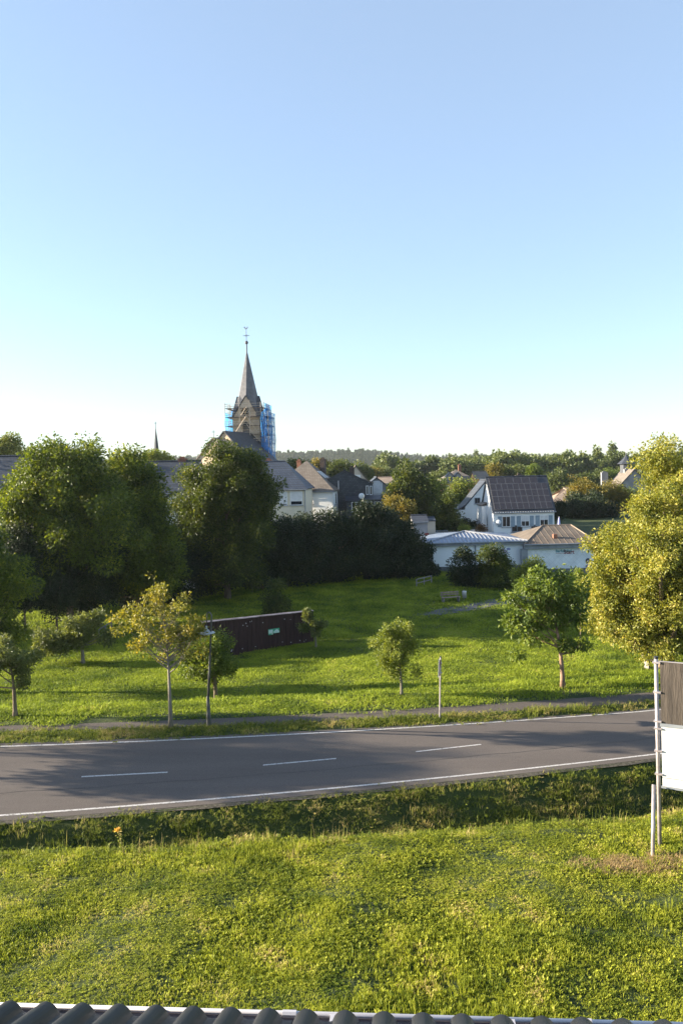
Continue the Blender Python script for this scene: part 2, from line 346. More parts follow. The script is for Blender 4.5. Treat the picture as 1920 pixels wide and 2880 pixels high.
# asphalt path crossing the rear of the meadow
M_path2 = nmat('bluish gravel path', (0.075, 0.075, 0.08), (0.11, 0.11, 0.115), 20, 0.95)
def poly_path(name, low, up, mat, dz=.03):
    vs = []; n = 10
    for L in (low, up):
        us = np.linspace(0, len(L) - 1, n)
        for q in us:
            i = min(int(q), len(L) - 2); f = q - i; u = L[i][0] * (1 - f) + L[i + 1][0] * f; v = L[i][1] * (1 - f) + L[i + 1][1] * f
            p = G(u, v, -1.35); vs.append((p[0], p[1], H(p[0], p[1]) + dz))
    return tag(MB().add(vs, [(i, i + 1, n + i + 1, n + i) for i in range(n - 1)]).build(name, mat), kind='structure')
poly_path('meadow_path', [(1160, 1731), (1250, 1729), (1330, 1716), (1400, 1703), (1560, 1680)], [(1160, 1727), (1250, 1712), (1330, 1698), (1400, 1684), (1560, 1655)], M_path2)
#%%TREES
def sph(n, r_):
    v = r_.normal(size=(n, 3)); return v / np.linalg.norm(v, axis=1, keepdims=True)
def leaf_quads(cent, per, spread, size, r_, down=0.25, flat=0.8, asp=0.5, axis=None):
    C = np.repeat(cent, per, axis=0); n = len(C)
    off = r_.normal(size=(n, 3)) * spread; off[:, 2] *= flat
    p = C + off
    nm = np.linalg.norm(off, axis=1, keepdims=True) / spread; off = off * np.minimum(1, 1.7 / (nm + 1e-9)); p = C + off
    d = sph(n, r_) + off / (spread * 1.4) ; d[:, 2] -= down
    d /= np.linalg.norm(d, axis=1, keepdims=True) + 1e-9
    s = sph(n, r_); w_ = np.cross(d, s); w_ /= np.linalg.norm(w_, axis=1, keepdims=True) + 1e-9
    L = (size * r_.uniform(.65, 1.3, n))[:, None]
    mid = p + d * L * .45; nrm = np.cross(d, w_) * L * .10
    V_ = np.stack([p, mid + w_ * L * asp * .5 + nrm, p + d * L, mid - w_ * L * asp * .5 + nrm], 1).reshape(-1, 3)
    return V_, np.arange(n * 4).reshape(-1, 4)
def crown_points(lobes, n, r_, shell=2.4, rough=0.25, bsz=6):
    nb = max(5, int(n * .8 / bsz)); B = crown_shell([(l[0], l[1], l[2], l[3] * .88, l[4] * .88, l[5] * .88) for l in lobes], nb, r_, 4.5, rough)
    rl = np.mean([min(l[3], l[5]) for l in lobes]); per = int(np.ceil(n * .8 / nb)); rad = rl * .38 * r_.uniform(.6, 1.25, nb)
    C = np.repeat(B, per, axis=0); d = sph(len(C), r_) * (r_.uniform(0, 1, len(C)) ** .45)[:, None] * np.repeat(rad, per)[:, None]; d[:, 2] *= .75
    return np.concatenate([C + d, crown_shell([(l[0], l[1], l[2], l[3] * .75, l[4] * .75, l[5] * .75) for l in lobes], max(4, int(n * .2)), r_, 2.2, rough)])
def crown_shell(lobes, n, r_, shell=2.4, rough=0.25):
    vol = np.array([l[3] * l[4] * l[5] for l in lobes]) ** .8; pick = r_.choice(len(lobes), n, p=vol / vol.sum())
    L = np.array(lobes)[pick]; d = sph(n, r_)
    bd = sph(14, r_); amp = r_.uniform(-1, 1, 14)
    f = 1 + rough * (np.maximum(0, d @ bd.T) ** 5 * amp).sum(1)
    r = r_.uniform(0, 1, n) ** (1 / shell) * f
    # push off the very bottom so crowns are rounder above than below
    return L[:, :3] + d * L[:, 3:6] * r[:, None]
def tree(name, label, xy, lobes, mat, bark=None, trunk_r=.15, fork=None, nclump=120, per=120, spread=.45, size=.14, seed=1, limbs=14,
         group=None, cat='tree', lean=(0, 0), rough=.25, shell=2.4, down=.25, asp=.5, flat=.8, zb=None, trunk_split=None, wood=True, trunk_label=None, limb_r=None, twigs=0):
    r_ = np.random.default_rng(seed); x, y = xy; z = H(x, y) - .05 if zb is None else zb
    root = tag(empty(name, (x, y, z)), label, cat, group)
    cp = crown_points(lobes, nclump, r_, shell, rough)
    Vv, Qq = leaf_quads(cp, per, spread, size, r_, down, flat, asp)
    np_mesh('crown', Vv, Qq, mat, root)
    if not wood: return root
    top = lobes[0][2] + lobes[0][5] * .3; cx = np.mean([l[0] for l in lobes]); cy = np.mean([l[1] for l in lobes])
    fork = fork or min(l[2] - l[5] for l in lobes) + .2
    mb = MB(); pts = []; nn = 9
    for k in range(nn + 1):
        t = k / nn; h = t * top; wv = .03 * trunk_r * 10
        pts.append((lean[0] * t + (cx) * t ** 2 * .7 + math.sin(t * 7 + seed) * wv * t, lean[1] * t + cy * t ** 2 * .7 + math.cos(t * 5 + seed) * wv * t, h))
    rad = [trunk_r * (1.35 if k == 0 else 1.0) * (1 - .9 * (k / nn) ** 1.1) for k in range(nn + 1)]
    mb.tube(pts, rad, 9)
    P3 = [Vector(p) for p in pts]
    def on_trunk(h):
        t = max(0, min(.999, h / top)) * nn; i = int(t); return P3[i].lerp(P3[i + 1], t - i), rad[i] * (1 - (t - i)) + rad[i + 1] * (t - i)
    sel = r_.choice(len(cp), min(limbs, len(cp)), replace=False)
    ends = []
    for s_ in sel:
        e = Vector(cp[s_]); hd = math.hypot(e.x, e.y)
        h = max(fork * .95, min(top * .9, e.z - hd * r_.uniform(.5, 1.0)))
        a, ra = on_trunk(h); ra = min(ra * .6, limb_r or 9)
        m1 = a.lerp(e, .4) + Vector((0, 0, -.06 * hd)) + Vector(r_.normal(size=3) * .04 * hd); m2 = a.lerp(e, .75) + Vector((0, 0, -.02 * hd)) + Vector(r_.normal(size=3) * .04 * hd)
        mb.tube([a, m1, m2, e], [ra, ra * .65, ra * .4, ra * .15], 6, cap=False); ends.append((m1, ra * .5)); ends.append((m2, ra * .35))
    for _ in range(twigs):
        a, ra = ends[r_.integers(len(ends))]; i = np.argmin(np.linalg.norm(cp - np.array(a) + r_.normal(size=cp.shape) * .5, axis=1)); e = Vector(cp[i])
        mb.tube([a, a.lerp(e, .5) + Vector(r_.normal(size=3) * .05), e], [ra * .7, ra * .45, ra * .12], 5, cap=False)
    mb.build('trunk', bark or M_bark, root, smooth=True)
    return root

def lobe_px(base, Y, u, v, ru, rv, dy=0, ry=None):
    """ellipsoid lobe centred where pixel (u, v) sits at distance Y, radii in pixels turned to metres"""
    p = P(u, v, Y); s = px(Y); return (p[0] - base[0], p[1] - base[1] + dy, p[2] - base[2], ru * s, ry or ru * s, rv * s)
def tree_px(name, label, bu, bv, Y, lobes, mat, **k):
    """bu, bv: pixel of the trunk's foot (bv may be None: the foot is put on the ground at distance Y)"""
    p = P(bu, 1500, Y); x = p[0]; z = H(x, Y) - .05
    base = (x, Y, z); ls = [lobe_px(base, Y, *l) for l in lobes]
    return tree(name, label, (x, Y), ls, mat, **k)

if True:
    # ---- trees standing on the near side of the meadow
    tree_px('cherry_tree', 'cherry tree with reddish trunk and drooping green leaves beside the path', 1576, 0, 36.9,
        [(1535, 1690, 100, 84), (1460, 1745, 66, 66), (1600, 1720, 75, 85), (1480, 1650, 55, 50), (1610, 1800, 50, 44), (1455, 1848, 40, 16), (1520, 1615, 36, 30), (1600, 1630, 30, 45), (1430, 1690, 28, 30), (1510, 1800, 50, 30)],
        M_cherry, bark=M_barkred, trunk_r=.115, nclump=300, per=28, spread=.17, size=.20, seed=11, limbs=34, down=.9, asp=.45, fork=1.7, rough=.45)
    tree_px('rowan_tree', 'tall thin yellow brown tree with open branches beside the lamp post', 462, 0, 31.72,
        [(450, 1750, 115, 88), (450, 1680, 45, 70), (535, 1740, 55, 55), (378, 1770, 52, 62), (510, 1825, 72, 52), (555, 1800, 45, 45), (345, 1725, 40, 12), (485, 1640, 25, 30), (425, 1635, 18, 30), (445, 1622, 8, 22), (565, 1760, 30, 25), (410, 1820, 50, 30)],
        M_rowan, bark=M_barkgrey, trunk_r=.085, nclump=420, per=12, spread=.10, size=.125, seed=5, limbs=75, fork=1.7, shell=1.9, limb_r=.035, twigs=150, down=.1, rough=.4)
    tree_px('young_tree', 'small upright pale green tree on a thin straight trunk left of the sign pole', 1119, 0, 36.1,
        [(1110, 1838, 62, 72), (1065, 1805, 26, 38), (1130, 1775, 26, 36), (1085, 1785, 18, 26), (1160, 1815, 20, 40), (1110, 1885, 34, 24), (1172, 1890, 14, 26), (1095, 1845, 38, 38)],
        M_young, bark=M_barkgrey, trunk_r=.065, nclump=400, per=24, spread=.12, size=.10, seed=21, limbs=20, fork=1.2, down=-.35, rough=.35)
    tree_px('apple_tree', 'small apple tree with grey green spreading crown at the left of the meadow', 220, 0, 51.5,
        [(225, 1760, 48, 42), (160, 1795, 48, 32), (255, 1740, 26, 30), (300, 1785, 22, 12), (210, 1800, 60, 26), (125, 1810, 18, 26)],
        M_apple, bark=M_barkgrey, trunk_r=.13, nclump=230, per=40, spread=.24, size=.19, seed=31, limbs=16, fork=1.3, rough=.35)
    tree_px('young_tree', 'tiny round tree standing in front of the right end of the dark plank wall', 880, 0, 55,
        [(872, 1752, 19, 28), (868, 1728, 11, 13), (900, 1762, 13, 14), (885, 1782, 14, 10), (850, 1762, 9, 8)],
        M_apple, bark=M_barkgrey, trunk_r=.075, nclump=85, per=26, spread=.14, size=.17, seed=41, limbs=10, fork=1.2)
    tree_px('round_tree', 'round dense green tree behind the lamp post on the meadow', 592, 0, 40.5,
        [(590, 1840, 72, 62), (615, 1800, 42, 36), (560, 1860, 50, 48), (630, 1860, 34, 46), (580, 1890, 60, 30)],
        M_cherry, bark=M_bark, trunk_r=.12, nclump=300, per=60, spread=.19, size=.13, seed=51, limbs=14, fork=.9, rough=.2)
    tree_px('small_tree', 'small dark green tree at the left edge beside the path', 22, 0, 33.6,
        [(20, 1850, 62, 46), (75, 1862, 42, 42), (-40, 1870, 60, 50), (50, 1905, 36, 24), (10, 1830, 40, 40)],
        M_apple, bark=M_bark, trunk_r=.10, nclump=200, per=60, spread=.16, size=.11, seed=61, limbs=16, fork=1.3, rough=.3)
    tree_px('maple_tree', 'green maple branches reaching in at the left edge above the small dark tree', -70, 0, 44,
        [(-40, 1640, 90, 110), (20, 1600, 50, 55), (60, 1640, 32, 28), (10, 1700, 60, 45), (-90, 1560, 110, 120), (-60, 1760, 100, 60), (20, 1760, 40, 60)],
        M_maple, bark=M_bark, trunk_r=.3, nclump=420, per=80, spread=.34, size=.19, seed=71, limbs=20, fork=2.0, rough=.3)
    # big lime on the right
    tree_px('lime_tree', 'large yellow leaved lime tree with dense crown filling the right edge', 1872, 0, 43.5,
        [(1850, 1560, 190, 190), (1780, 1640, 140, 150), (1900, 1420, 130, 130), (1720, 1740, 90, 90), (1820, 1760, 150, 90), (1960, 1640, 150, 200), (1760, 1520, 110, 90), (1920, 1290, 100, 70), (1690, 1590, 55, 40), (1700, 1660, 70, 60), (1900, 1790, 120, 60), (1835, 1250, 26, 22), (1800, 1430, 60, 60), (1850, 1300, 60, 50)],
        M_lime, bark=M_bark, trunk_r=.42, nclump=1500, per=80, spread=.27, size=.155, seed=81, limbs=60, fork=1.6, rough=.22, shell=3.0)
    # ---- trees and bushes closing the far side of the meadow
    def row(kind, label, bu, Y, lobes, mat, seed, n=230, per=110, spread=.5, size=.26, group=None, **k):
        lobes = [(l[0], l[1], l[2] * 1.1, l[3] * 1.06) + tuple(l[4:]) for l in lobes]
        return tree_px(kind, label, bu, 0, Y, lobes, mat, seed=seed, nclump=n, per=per, spread=spread, size=size, group=group, **{**dict(trunk_r=.28, limbs=18, rough=.3), **k})
    row('maple_tree', 'broad lime green maple, largest tree at the left of the tree row', 190, 64,
        [(200, 1410, 160, 145), (110, 1470, 115, 130), (230, 1320, 90, 80), (80, 1390, 75, 80), (250, 1500, 130, 120), (50, 1530, 75, 110), (330, 1420, 60, 90), (160, 1300, 70, 55), (30, 1450, 40, 70)],
        M_maple, 101, n=900, per=100, spread=.5, size=.27)
    row('maple_tree', 'dark maple between the big left maple and the slate roof', 385, 68,
        [(370, 1330, 50, 60), (400, 1420, 60, 90), (340, 1300, 45, 40), (420, 1530, 90, 90), (350, 1460, 60, 90), (380, 1600, 110, 80), (330, 1400, 50, 70), (420, 1480, 60, 60)],
        M_maple, 102, n=560, per=95)
    row('oak_tree', 'large round oak below the church spire', 635, 76,
        [(640, 1340, 115, 85), (560, 1390, 80, 80), (710, 1390, 75, 80), (640, 1280, 70, 40), (640, 1460, 130, 110), (540, 1460, 60, 90), (735, 1450, 50, 90), (620, 1570, 140, 80)],
        M_oak, 103, n=850, per=100, spread=.45, size=.25)
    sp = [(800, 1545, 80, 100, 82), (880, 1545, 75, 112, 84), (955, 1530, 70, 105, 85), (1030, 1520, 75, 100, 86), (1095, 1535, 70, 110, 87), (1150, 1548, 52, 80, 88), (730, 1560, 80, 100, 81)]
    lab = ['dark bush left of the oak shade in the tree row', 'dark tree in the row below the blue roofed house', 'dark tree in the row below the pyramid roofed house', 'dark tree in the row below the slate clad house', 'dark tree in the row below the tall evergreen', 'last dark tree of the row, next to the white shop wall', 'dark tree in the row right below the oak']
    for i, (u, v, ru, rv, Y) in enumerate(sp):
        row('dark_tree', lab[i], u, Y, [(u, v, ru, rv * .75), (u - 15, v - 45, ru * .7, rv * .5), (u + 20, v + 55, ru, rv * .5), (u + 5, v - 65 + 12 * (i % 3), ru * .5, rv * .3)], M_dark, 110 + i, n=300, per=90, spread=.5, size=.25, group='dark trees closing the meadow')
    us = [(60, 1660, 62, 70), (150, 1650, 63, 80), (260, 1640, 65, 75), (370, 1650, 70, 75), (480, 1640, 74, 80), (590, 1620, 78, 85)]
    for i, (u, v, Y, ru) in enumerate(us):
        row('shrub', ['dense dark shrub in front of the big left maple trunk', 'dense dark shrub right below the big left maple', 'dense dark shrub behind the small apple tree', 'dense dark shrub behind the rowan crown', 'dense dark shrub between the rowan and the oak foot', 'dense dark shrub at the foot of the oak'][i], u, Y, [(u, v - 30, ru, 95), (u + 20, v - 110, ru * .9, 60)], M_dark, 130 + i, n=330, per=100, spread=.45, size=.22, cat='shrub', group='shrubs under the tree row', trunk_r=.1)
    row('shrub', 'loose grey green shrub behind the dark plank wall', 775, 66, [(775, 1690, 34, 30), (775, 1655, 20, 26), (790, 1710, 38, 22)], M_oak, 140, n=90, per=60, spread=.3, size=.17, cat='shrub', trunk_r=.07)
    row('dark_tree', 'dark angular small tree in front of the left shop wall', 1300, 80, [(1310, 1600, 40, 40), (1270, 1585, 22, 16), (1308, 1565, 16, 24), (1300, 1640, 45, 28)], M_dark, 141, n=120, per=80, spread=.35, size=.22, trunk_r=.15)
    row('dark_tree', 'round dark green tree covering the logos on the shop wall', 1385, 79, [(1385, 1600, 46, 50), (1385, 1560, 32, 26), (1395, 1640, 50, 30), (1420, 1610, 30, 40)], M_oak, 142, n=170, per=90, spread=.35, size=.22, trunk_r=.15)
    row('round_tree', 'light green tree behind the cherry tree, before the pavilion', 1495, 62, [(1490, 1625, 50, 42), (1460, 1650, 30, 30), (1520, 1640, 36, 40), (1490, 1590, 26, 22)], M_young, 143, n=150, per=70, spread=.27, size=.17, trunk_r=.12)
    row('slender_tree', 'thin columnar sapling between the cherry and the lime tree', 1628, 55, [(1626, 1640, 7, 36), (1622, 1680, 10, 30)], M_young, 144, n=40, per=40, spread=.14, size=.14, trunk_r=.04, limbs=6)
    # ---- trees among and behind the houses
    row('evergreen_tree', 'tall dark pyramid shaped tree behind the hedge row', 1150, 112, [(1145, 1340, 32, 28), (1155, 1385, 52, 45), (1120, 1400, 30, 35), (1170, 1430, 60, 50), (1190, 1400, 30, 40)], M_oak, 151, n=260, per=80, spread=.6, size=.34)
    row('yellow_tree', 'yellow tinged bush in front of the tall dark tree', 1115, 104, [(1110, 1410, 22, 28), (1130, 1430, 34, 30), (1095, 1430, 16, 22), (1150, 1450, 20, 20)], M_yellow, 152, n=120, per=70, spread=.45, size=.28)
    row('round_tree', 'light green tree left of the orange mansion', 1215, 118, [(1215, 1365, 24, 30), (1225, 1400, 36, 40), (1205, 1430, 30, 35)], M_cherry, 153, n=150, per=70, spread=.5, size=.3)
    row('round_tree', 'yellow green tree in front of the orange mansion', 1290, 135, [(1275, 1385, 26, 35), (1305, 1370, 22, 24), (1290, 1420, 34, 30)], M_young, 154, n=130, per=60, spread=.6, size=.34)
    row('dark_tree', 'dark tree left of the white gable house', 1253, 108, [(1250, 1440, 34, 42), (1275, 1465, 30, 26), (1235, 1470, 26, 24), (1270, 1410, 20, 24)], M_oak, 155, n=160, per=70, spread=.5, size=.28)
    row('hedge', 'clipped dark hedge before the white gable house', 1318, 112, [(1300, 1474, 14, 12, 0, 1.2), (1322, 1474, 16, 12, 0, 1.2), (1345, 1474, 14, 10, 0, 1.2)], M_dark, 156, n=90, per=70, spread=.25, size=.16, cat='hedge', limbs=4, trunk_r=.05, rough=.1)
    row('flower_bush', 'small bush with red flowers beside the gazebo', 1348, 104, [(1350, 1486, 14, 6)], M_red, 157, n=26, per=50, spread=.2, size=.14, cat='bush', limbs=3, trunk_r=.04)
    row('flower_bush', 'low bright green bush left of the red flowers', 1308, 104, [(1308, 1484, 16, 8)], M_young, 158, n=26, per=50, spread=.2, size=.14, cat='bush', limbs=3, trunk_r=.04)
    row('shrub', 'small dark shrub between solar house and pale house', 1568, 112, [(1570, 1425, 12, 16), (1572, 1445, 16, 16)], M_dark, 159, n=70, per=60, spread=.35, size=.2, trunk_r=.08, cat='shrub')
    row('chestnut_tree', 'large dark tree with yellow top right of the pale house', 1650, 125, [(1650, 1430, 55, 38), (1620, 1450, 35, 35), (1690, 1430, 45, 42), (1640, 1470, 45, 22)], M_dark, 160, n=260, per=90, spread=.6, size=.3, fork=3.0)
    row('yellow_tree', 'yellow green tree top rising behind the large dark tree', 1640, 132, [(1640, 1380, 40, 26), (1670, 1390, 36, 26), (1612, 1395, 20, 24)], M_yellow, 161, n=130, per=80, spread=.55, size=.3)
    row('yellow_tree', 'orange tinged tree before the school roof', 1730, 135, [(1725, 1385, 30, 24), (1745, 1410, 34, 34)], M_yellow, 162, n=120, per=80, spread=.6, size=.3)
    row('round_tree', 'green tree beside the school at the right', 1760, 140, [(1765, 1430, 50, 50)], M_maple, 163, n=130, per=80, spread=.7, size=.32)
    row('birch_tree', 'pale feathery tree at the far left edge against the sky', 10, 92, [(15, 1250, 28, 26), (-5, 1265, 36, 30), (40, 1262, 18, 20)], M_wood, 164, n=120, per=60, spread=.5, size=.26)
    row('round_tree', 'green treetop between the far left roof and the big maple', 75, 98, [(75, 1300, 40, 30), (50, 1310, 30, 30), (100, 1300, 30, 26)], M_oak, 165, n=120, per=70, spread=.6, size=.3)
    row('yellow_tree', 'sunlit treetop behind the slate roof near the small steeple', 430, 130, [(432, 1290, 22, 10), (455, 1292, 16, 8), (405, 1288, 14, 10)], M_young, 166, n=70, per=60, spread=.6, size=.34)
    mids = [(840, 1310, 30, 24, 190), (905, 1310, 24, 14, 210), (935, 1325, 22, 20, 200), (965, 1318, 20, 18, 230), (990, 1325, 20, 14, 240), (1020, 1332, 20, 18, 230), (1045, 1335, 16, 18, 240), (1070, 1340, 14, 16, 250), (1090, 1335, 14, 16, 250), (1110, 1345, 14, 14, 260), (1235, 1345, 20, 20, 230), (1390, 1325, 22, 16, 220), (1420, 1330, 20, 14, 225), (1450, 1330, 22, 20, 230), (1500, 1325, 18, 14, 240), (1565, 1350, 24, 34, 215), (1600, 1355, 22, 28, 230), (1640, 1350, 20, 26, 230), (1680, 1345, 22, 24, 240), (1720, 1340, 22, 24, 240), (1760, 1335, 22, 24, 250)]
    vlab = ['tree rising between the blue roof and the pyramid roof', 'tree just right of the tall chimney of the pyramid roofed house', 'dark oak between the pyramid roof and the slate clad house', 'treetop behind the peak of the slate clad house', 'light green tree behind the beige gable',
            'tree in the far band left of the grey gable', 'yellowing tree above the roof of the grey gable house', 'dark round tree above the right slope of the grey gable', 'tree above the left end of the low sandy roof', 'light green tree above the middle of the low sandy roof', 'tree whose top shows just left of the tall pyramid shaped tree',
            'yellowing tree touching the left side of the orange mansion', 'dark tree above the left corner of the solar roof', 'tree above the ridge of the solar roof, left half', 'light green tree above the ridge of the solar roof, right half', 'tree at the right end of the solar roof ridge',
            'yellowing tree right of the solar roof, before the hill', 'dark oak above the left part of the pale sandy roofed house', 'tree above the right part of the pale sandy roofed house', 'light green tree left of the school roof', 'tree behind the school roof beside the grey chimney']
    for i, (u, v, ru, rv, Y) in enumerate(mids):
        mt = [M_wood, M_yellow, M_oak, M_wood, M_cherry][i % 5]
        row('village_tree', vlab[i], u, Y, [(u, v, ru, rv * .8), (u - 4, v + rv * .9, ru * 1.1, rv)], mt, 170 + i, n=110, per=50, spread=px(Y) * 8, size=.55, group='trees between the village and the hill', limbs=5)
    # ---- trees out of view on the left whose shade falls on the road and the meadow
    shade = [(-27, 30.6, 5.4, 1.7, 1.3), (-33, 33.0, 7.2, 2.2, 1.6), (-23, 28.2, 3.9, 1.2, .9), (-39, 31.6, 8.8, 1.8, 1.3)]
    for i, (x, y, hz, rxy, rz) in enumerate(shade):
        tree('roadside_tree', 'tree beyond the left edge beside the road', (x, y), [(0, 0, hz, rxy, rxy, rz), (rxy * .6, .3, hz - rz * .4, rxy * .6, rxy * .6, rz * .5)], M_maple, nclump=110, per=26, spread=.3, size=.2, seed=200 + i, group='roadside trees left of the view', limbs=12, trunk_r=.14, rough=.4)
    far_sh = [(-37, 60.5, 4.0, 5, 3.6), (-46, 78, 9, 6, 6.5), (-52, 86, 9.5, 6, 6.5), (-41, 83, 9, 5, 6), (-36, 73.5, 7, 4, 5), (-60, 94, 9, 7, 7)]
    for i, (x, y, hz, rxy, rz) in enumerate(far_sh):
        tree('maple_tree', 'tall tree continuing the tree row beyond the left edge', (x, y), [(0, 0, hz, rxy, rxy, rz), (rxy * .5, .3, hz - rz * .4, rxy * .8, rxy * .8, rz * .6)], M_maple, nclump=200, per=50, spread=.7, size=.4, seed=210 + i, group='tree row beyond the left edge', limbs=12, trunk_r=.3)
#%%GRASS
def scatter(name, variants, pts, var, rot, scl, mat, **tagk):
    Vs = [np.asarray(pts, float)]; kd = [100 + np.asarray(var)]; Qs = []; n = len(pts)
    for k, (v, q) in enumerate(variants):
        Vs.append(v); kd.append(np.full(len(v), k)); Qs.append(q + n); n += len(v)
    o = np_mesh(name, np.concatenate(Vs), np.concatenate(Qs), mat)
    me = o.data; N = len(me.vertices); npt = len(pts)
    a = me.attributes.new('kd', 'INT', 'POINT'); a.data.foreach_set('value', np.concatenate(kd).astype(np.int32))
    rt = np.zeros(N, np.float32); rt[:npt] = rot; a = me.attributes.new('rt', 'FLOAT', 'POINT'); a.data.foreach_set('value', rt)
    sv = np.ones((N, 3), np.float32); sv[:npt] = scl; a = me.attributes.new('sv', 'FLOAT_VECTOR', 'POINT'); a.data.foreach_set('vector', sv.ravel())
    ng = bpy.data.node_groups.new(name + ' scatter', 'GeometryNodeTree')
    ng.interface.new_socket('Geometry', in_out='INPUT', socket_type='NodeSocketGeometry'); ng.interface.new_socket('Geometry', in_out='OUTPUT', socket_type='NodeSocketGeometry')
    N_ = ng.nodes.new; L_ = ng.links.new
    gi = N_('NodeGroupInput'); go = N_('NodeGroupOutput'); jn = N_('GeometryNodeJoinGeometry'); L_(jn.outputs[0], go.inputs[0])
    def attr(nm, ty):
        q = N_('GeometryNodeInputNamedAttribute'); q.data_type = ty; q.inputs[0].default_value = nm; return q
    kn = attr('kd', 'INT'); rn = attr('rt', 'FLOAT'); sn = attr('sv', 'FLOAT_VECTOR')
    cb = N_('ShaderNodeCombineXYZ'); L_(rn.outputs['Attribute'], cb.inputs[2])
    def sel(val):
        c = N_('FunctionNodeCompare'); c.data_type = 'INT'; c.operation = 'EQUAL'
        L_(kn.outputs['Attribute'], c.inputs[2]); c.inputs[3].default_value = val
        s = N_('GeometryNodeSeparateGeometry'); s.domain = 'POINT'; L_(gi.outputs[0], s.inputs[0]); L_(c.outputs[0], s.inputs[1]); return s
    for k in range(len(variants)):
        b = sel(k); p = sel(100 + k); ip = N_('GeometryNodeInstanceOnPoints')
        L_(p.outputs[0], ip.inputs['Points']); L_(b.outputs[0], ip.inputs['Instance']); L_(cb.outputs[0], ip.inputs['Rotation']); L_(sn.outputs['Attribute'], ip.inputs['Scale'])
        L_(ip.outputs[0], jn.inputs[0])
    md = o.modifiers.new('scatter', 'NODES'); md.node_group = ng
    return tag(o, **tagk)
def blades(n, rad, h0, h1, wd, seed, bend=.5, rosette=0):
    r_ = np.random.default_rng(seed)
    a = r_.uniform(0, 2 * math.pi, n); rr = rad * np.sqrt(r_.uniform(0, 1, n))
    # gather part of the blades into tufts
    tc_ = r_.uniform(-rad * .8, rad * .8, (max(3, n // 14), 2)); pick = r_.integers(0, len(tc_), n); tuft = r_.uniform(size=n) < .55
    bx = np.where(tuft, tc_[pick, 0] + r_.normal(size=n) * rad * .06, rr * np.cos(a)); by = np.where(tuft, tc_[pick, 1] + r_.normal(size=n) * rad * .06, rr * np.sin(a))
    th = r_.uniform(0, 2 * math.pi, n); h = r_.uniform(h0, h1, n) * r_.uniform(.6, 1, n); b = r_.uniform(.1, 1, n) * bend
    dx, dy = np.cos(th), np.sin(th); w_ = wd * r_.uniform(.6, 1.3, n)
    wx, wy = -dy * w_ / 2, dx * w_ / 2
    p0 = np.stack([bx, by, np.full(n, -.02)], 1); p1 = p0 + np.stack([dx * h * b * .35, dy * h * b * .35, h * .6], 1); p2 = p0 + np.stack([dx * h * b, dy * h * b, h * (1 - .35 * b)], 1)
    W = np.stack([wx, wy, np.zeros(n)], 1)
    V_ = np.stack([p0 - W * .7, p0 + W * .7, p1 + W, p1 - W, p2 + W * .25, p2 - W * .25], 1).reshape(-1, 3)
    i = np.arange(n)[:, None] * 6; Q_ = np.concatenate([i + [0, 1, 2, 3], i + [3, 2, 4, 5]])
    return V_, Q_
def broadleaf(n, rad, size, seed):
    r_ = np.random.default_rng(seed); m = max(3, n // 7)
    c = np.stack([r_.uniform(-rad, rad, m), r_.uniform(-rad, rad, m), np.zeros(m)], 1); C = np.repeat(c, 7, axis=0); k = len(C)
    a = r_.uniform(0, 2 * math.pi, k); el = r_.uniform(.3, 1.2, k); L = size * r_.uniform(.6, 1.2, k)
    d = np.stack([np.cos(a) * np.cos(el), np.sin(a) * np.cos(el), np.sin(el)], 1); s = np.stack([-np.sin(a), np.cos(a), r_.uniform(-.3, .3, k)], 1)
    mid = C + d * (L * .55)[:, None]; tip = C + d * L[:, None]; tip[:, 2] -= L * .15; W = s * (L * .22)[:, None]
    V_ = np.stack([C, mid + W, tip, mid - W], 1).reshape(-1, 3)
    return V_, np.arange(k * 4).reshape(-1, 4)
def vnoise(x, y, seed):
    r_ = np.random.default_rng(seed); s = 0
    for f, a in ((.35, 1), (.8, .7), (1.7, .5), (3.3, .35)):
        for _ in range(3):
            t = r_.uniform(0, 6.28); s = s + a * np.sin(f * (x * math.cos(t) + y * math.sin(t)) * 2 + r_.uniform(0, 6.28)) / 3
    return s
def scatter_pts(x0, x1, y0, y1, dens, seed):
    r_ = np.random.default_rng(seed); n = int((x1 - x0) * (y1 - y0) * dens)
    x = r_.uniform(x0, x1, n); y = r_.uniform(y0, y1, n); return x, y, r_
colcache = {}
def Hv(x, y):
    ks = knots(x); Y = np.stack([k[0] for k in ks]); Z = np.stack([k[1] for k in ks]); out = np.zeros(len(x))
    for i in range(len(ks) - 1):
        m_ = (y >= Y[i]) & (y < Y[i + 1]); t = (y - Y[i]) / (Y[i + 1] - Y[i] + 1e-9); out = np.where(m_, Z[i] * (1 - t) + Z[i + 1] * t, out)
    return out + amp_(x, y) + .012
pA = np.array([G(u, v, -1.35) for u, v in [(1150, 1733), (1250, 1731), (1330, 1718), (1400, 1705), (1560, 1682)]]); pB = np.array([G(u, v, -1.35) for u, v in [(1150, 1728), (1250, 1711), (1330, 1697), (1400, 1683), (1560, 1654)]])
def on_path2(x, y): return (x > pA[0][0]) & (x < pA[-1][0]) & (y > np.interp(x, pA[:, 0], pA[:, 1])) & (y < np.interp(x, pB[:, 0], pB[:, 1]))
def grass(name, x, y, r_, variants, probs, hs, mat, ns=0.35, **k):
    k_ = ~on_path2(x, y); x, y = x[k_], y[k_]; z = Hv(x, y); no = vnoise(x, y, 3); var = r_.choice(len(variants), len(x), p=probs)
    s = r_.uniform(.8, 1.2, len(x)); hz = s * np.clip(1 + ns * no, .4, 2.1) * hs
    return scatter(name, variants, np.stack([x, y, z], 1), var, r_.uniform(0, 6.28, len(x)), np.stack([s, s, hz], 1), mat, kind='stuff', **k)

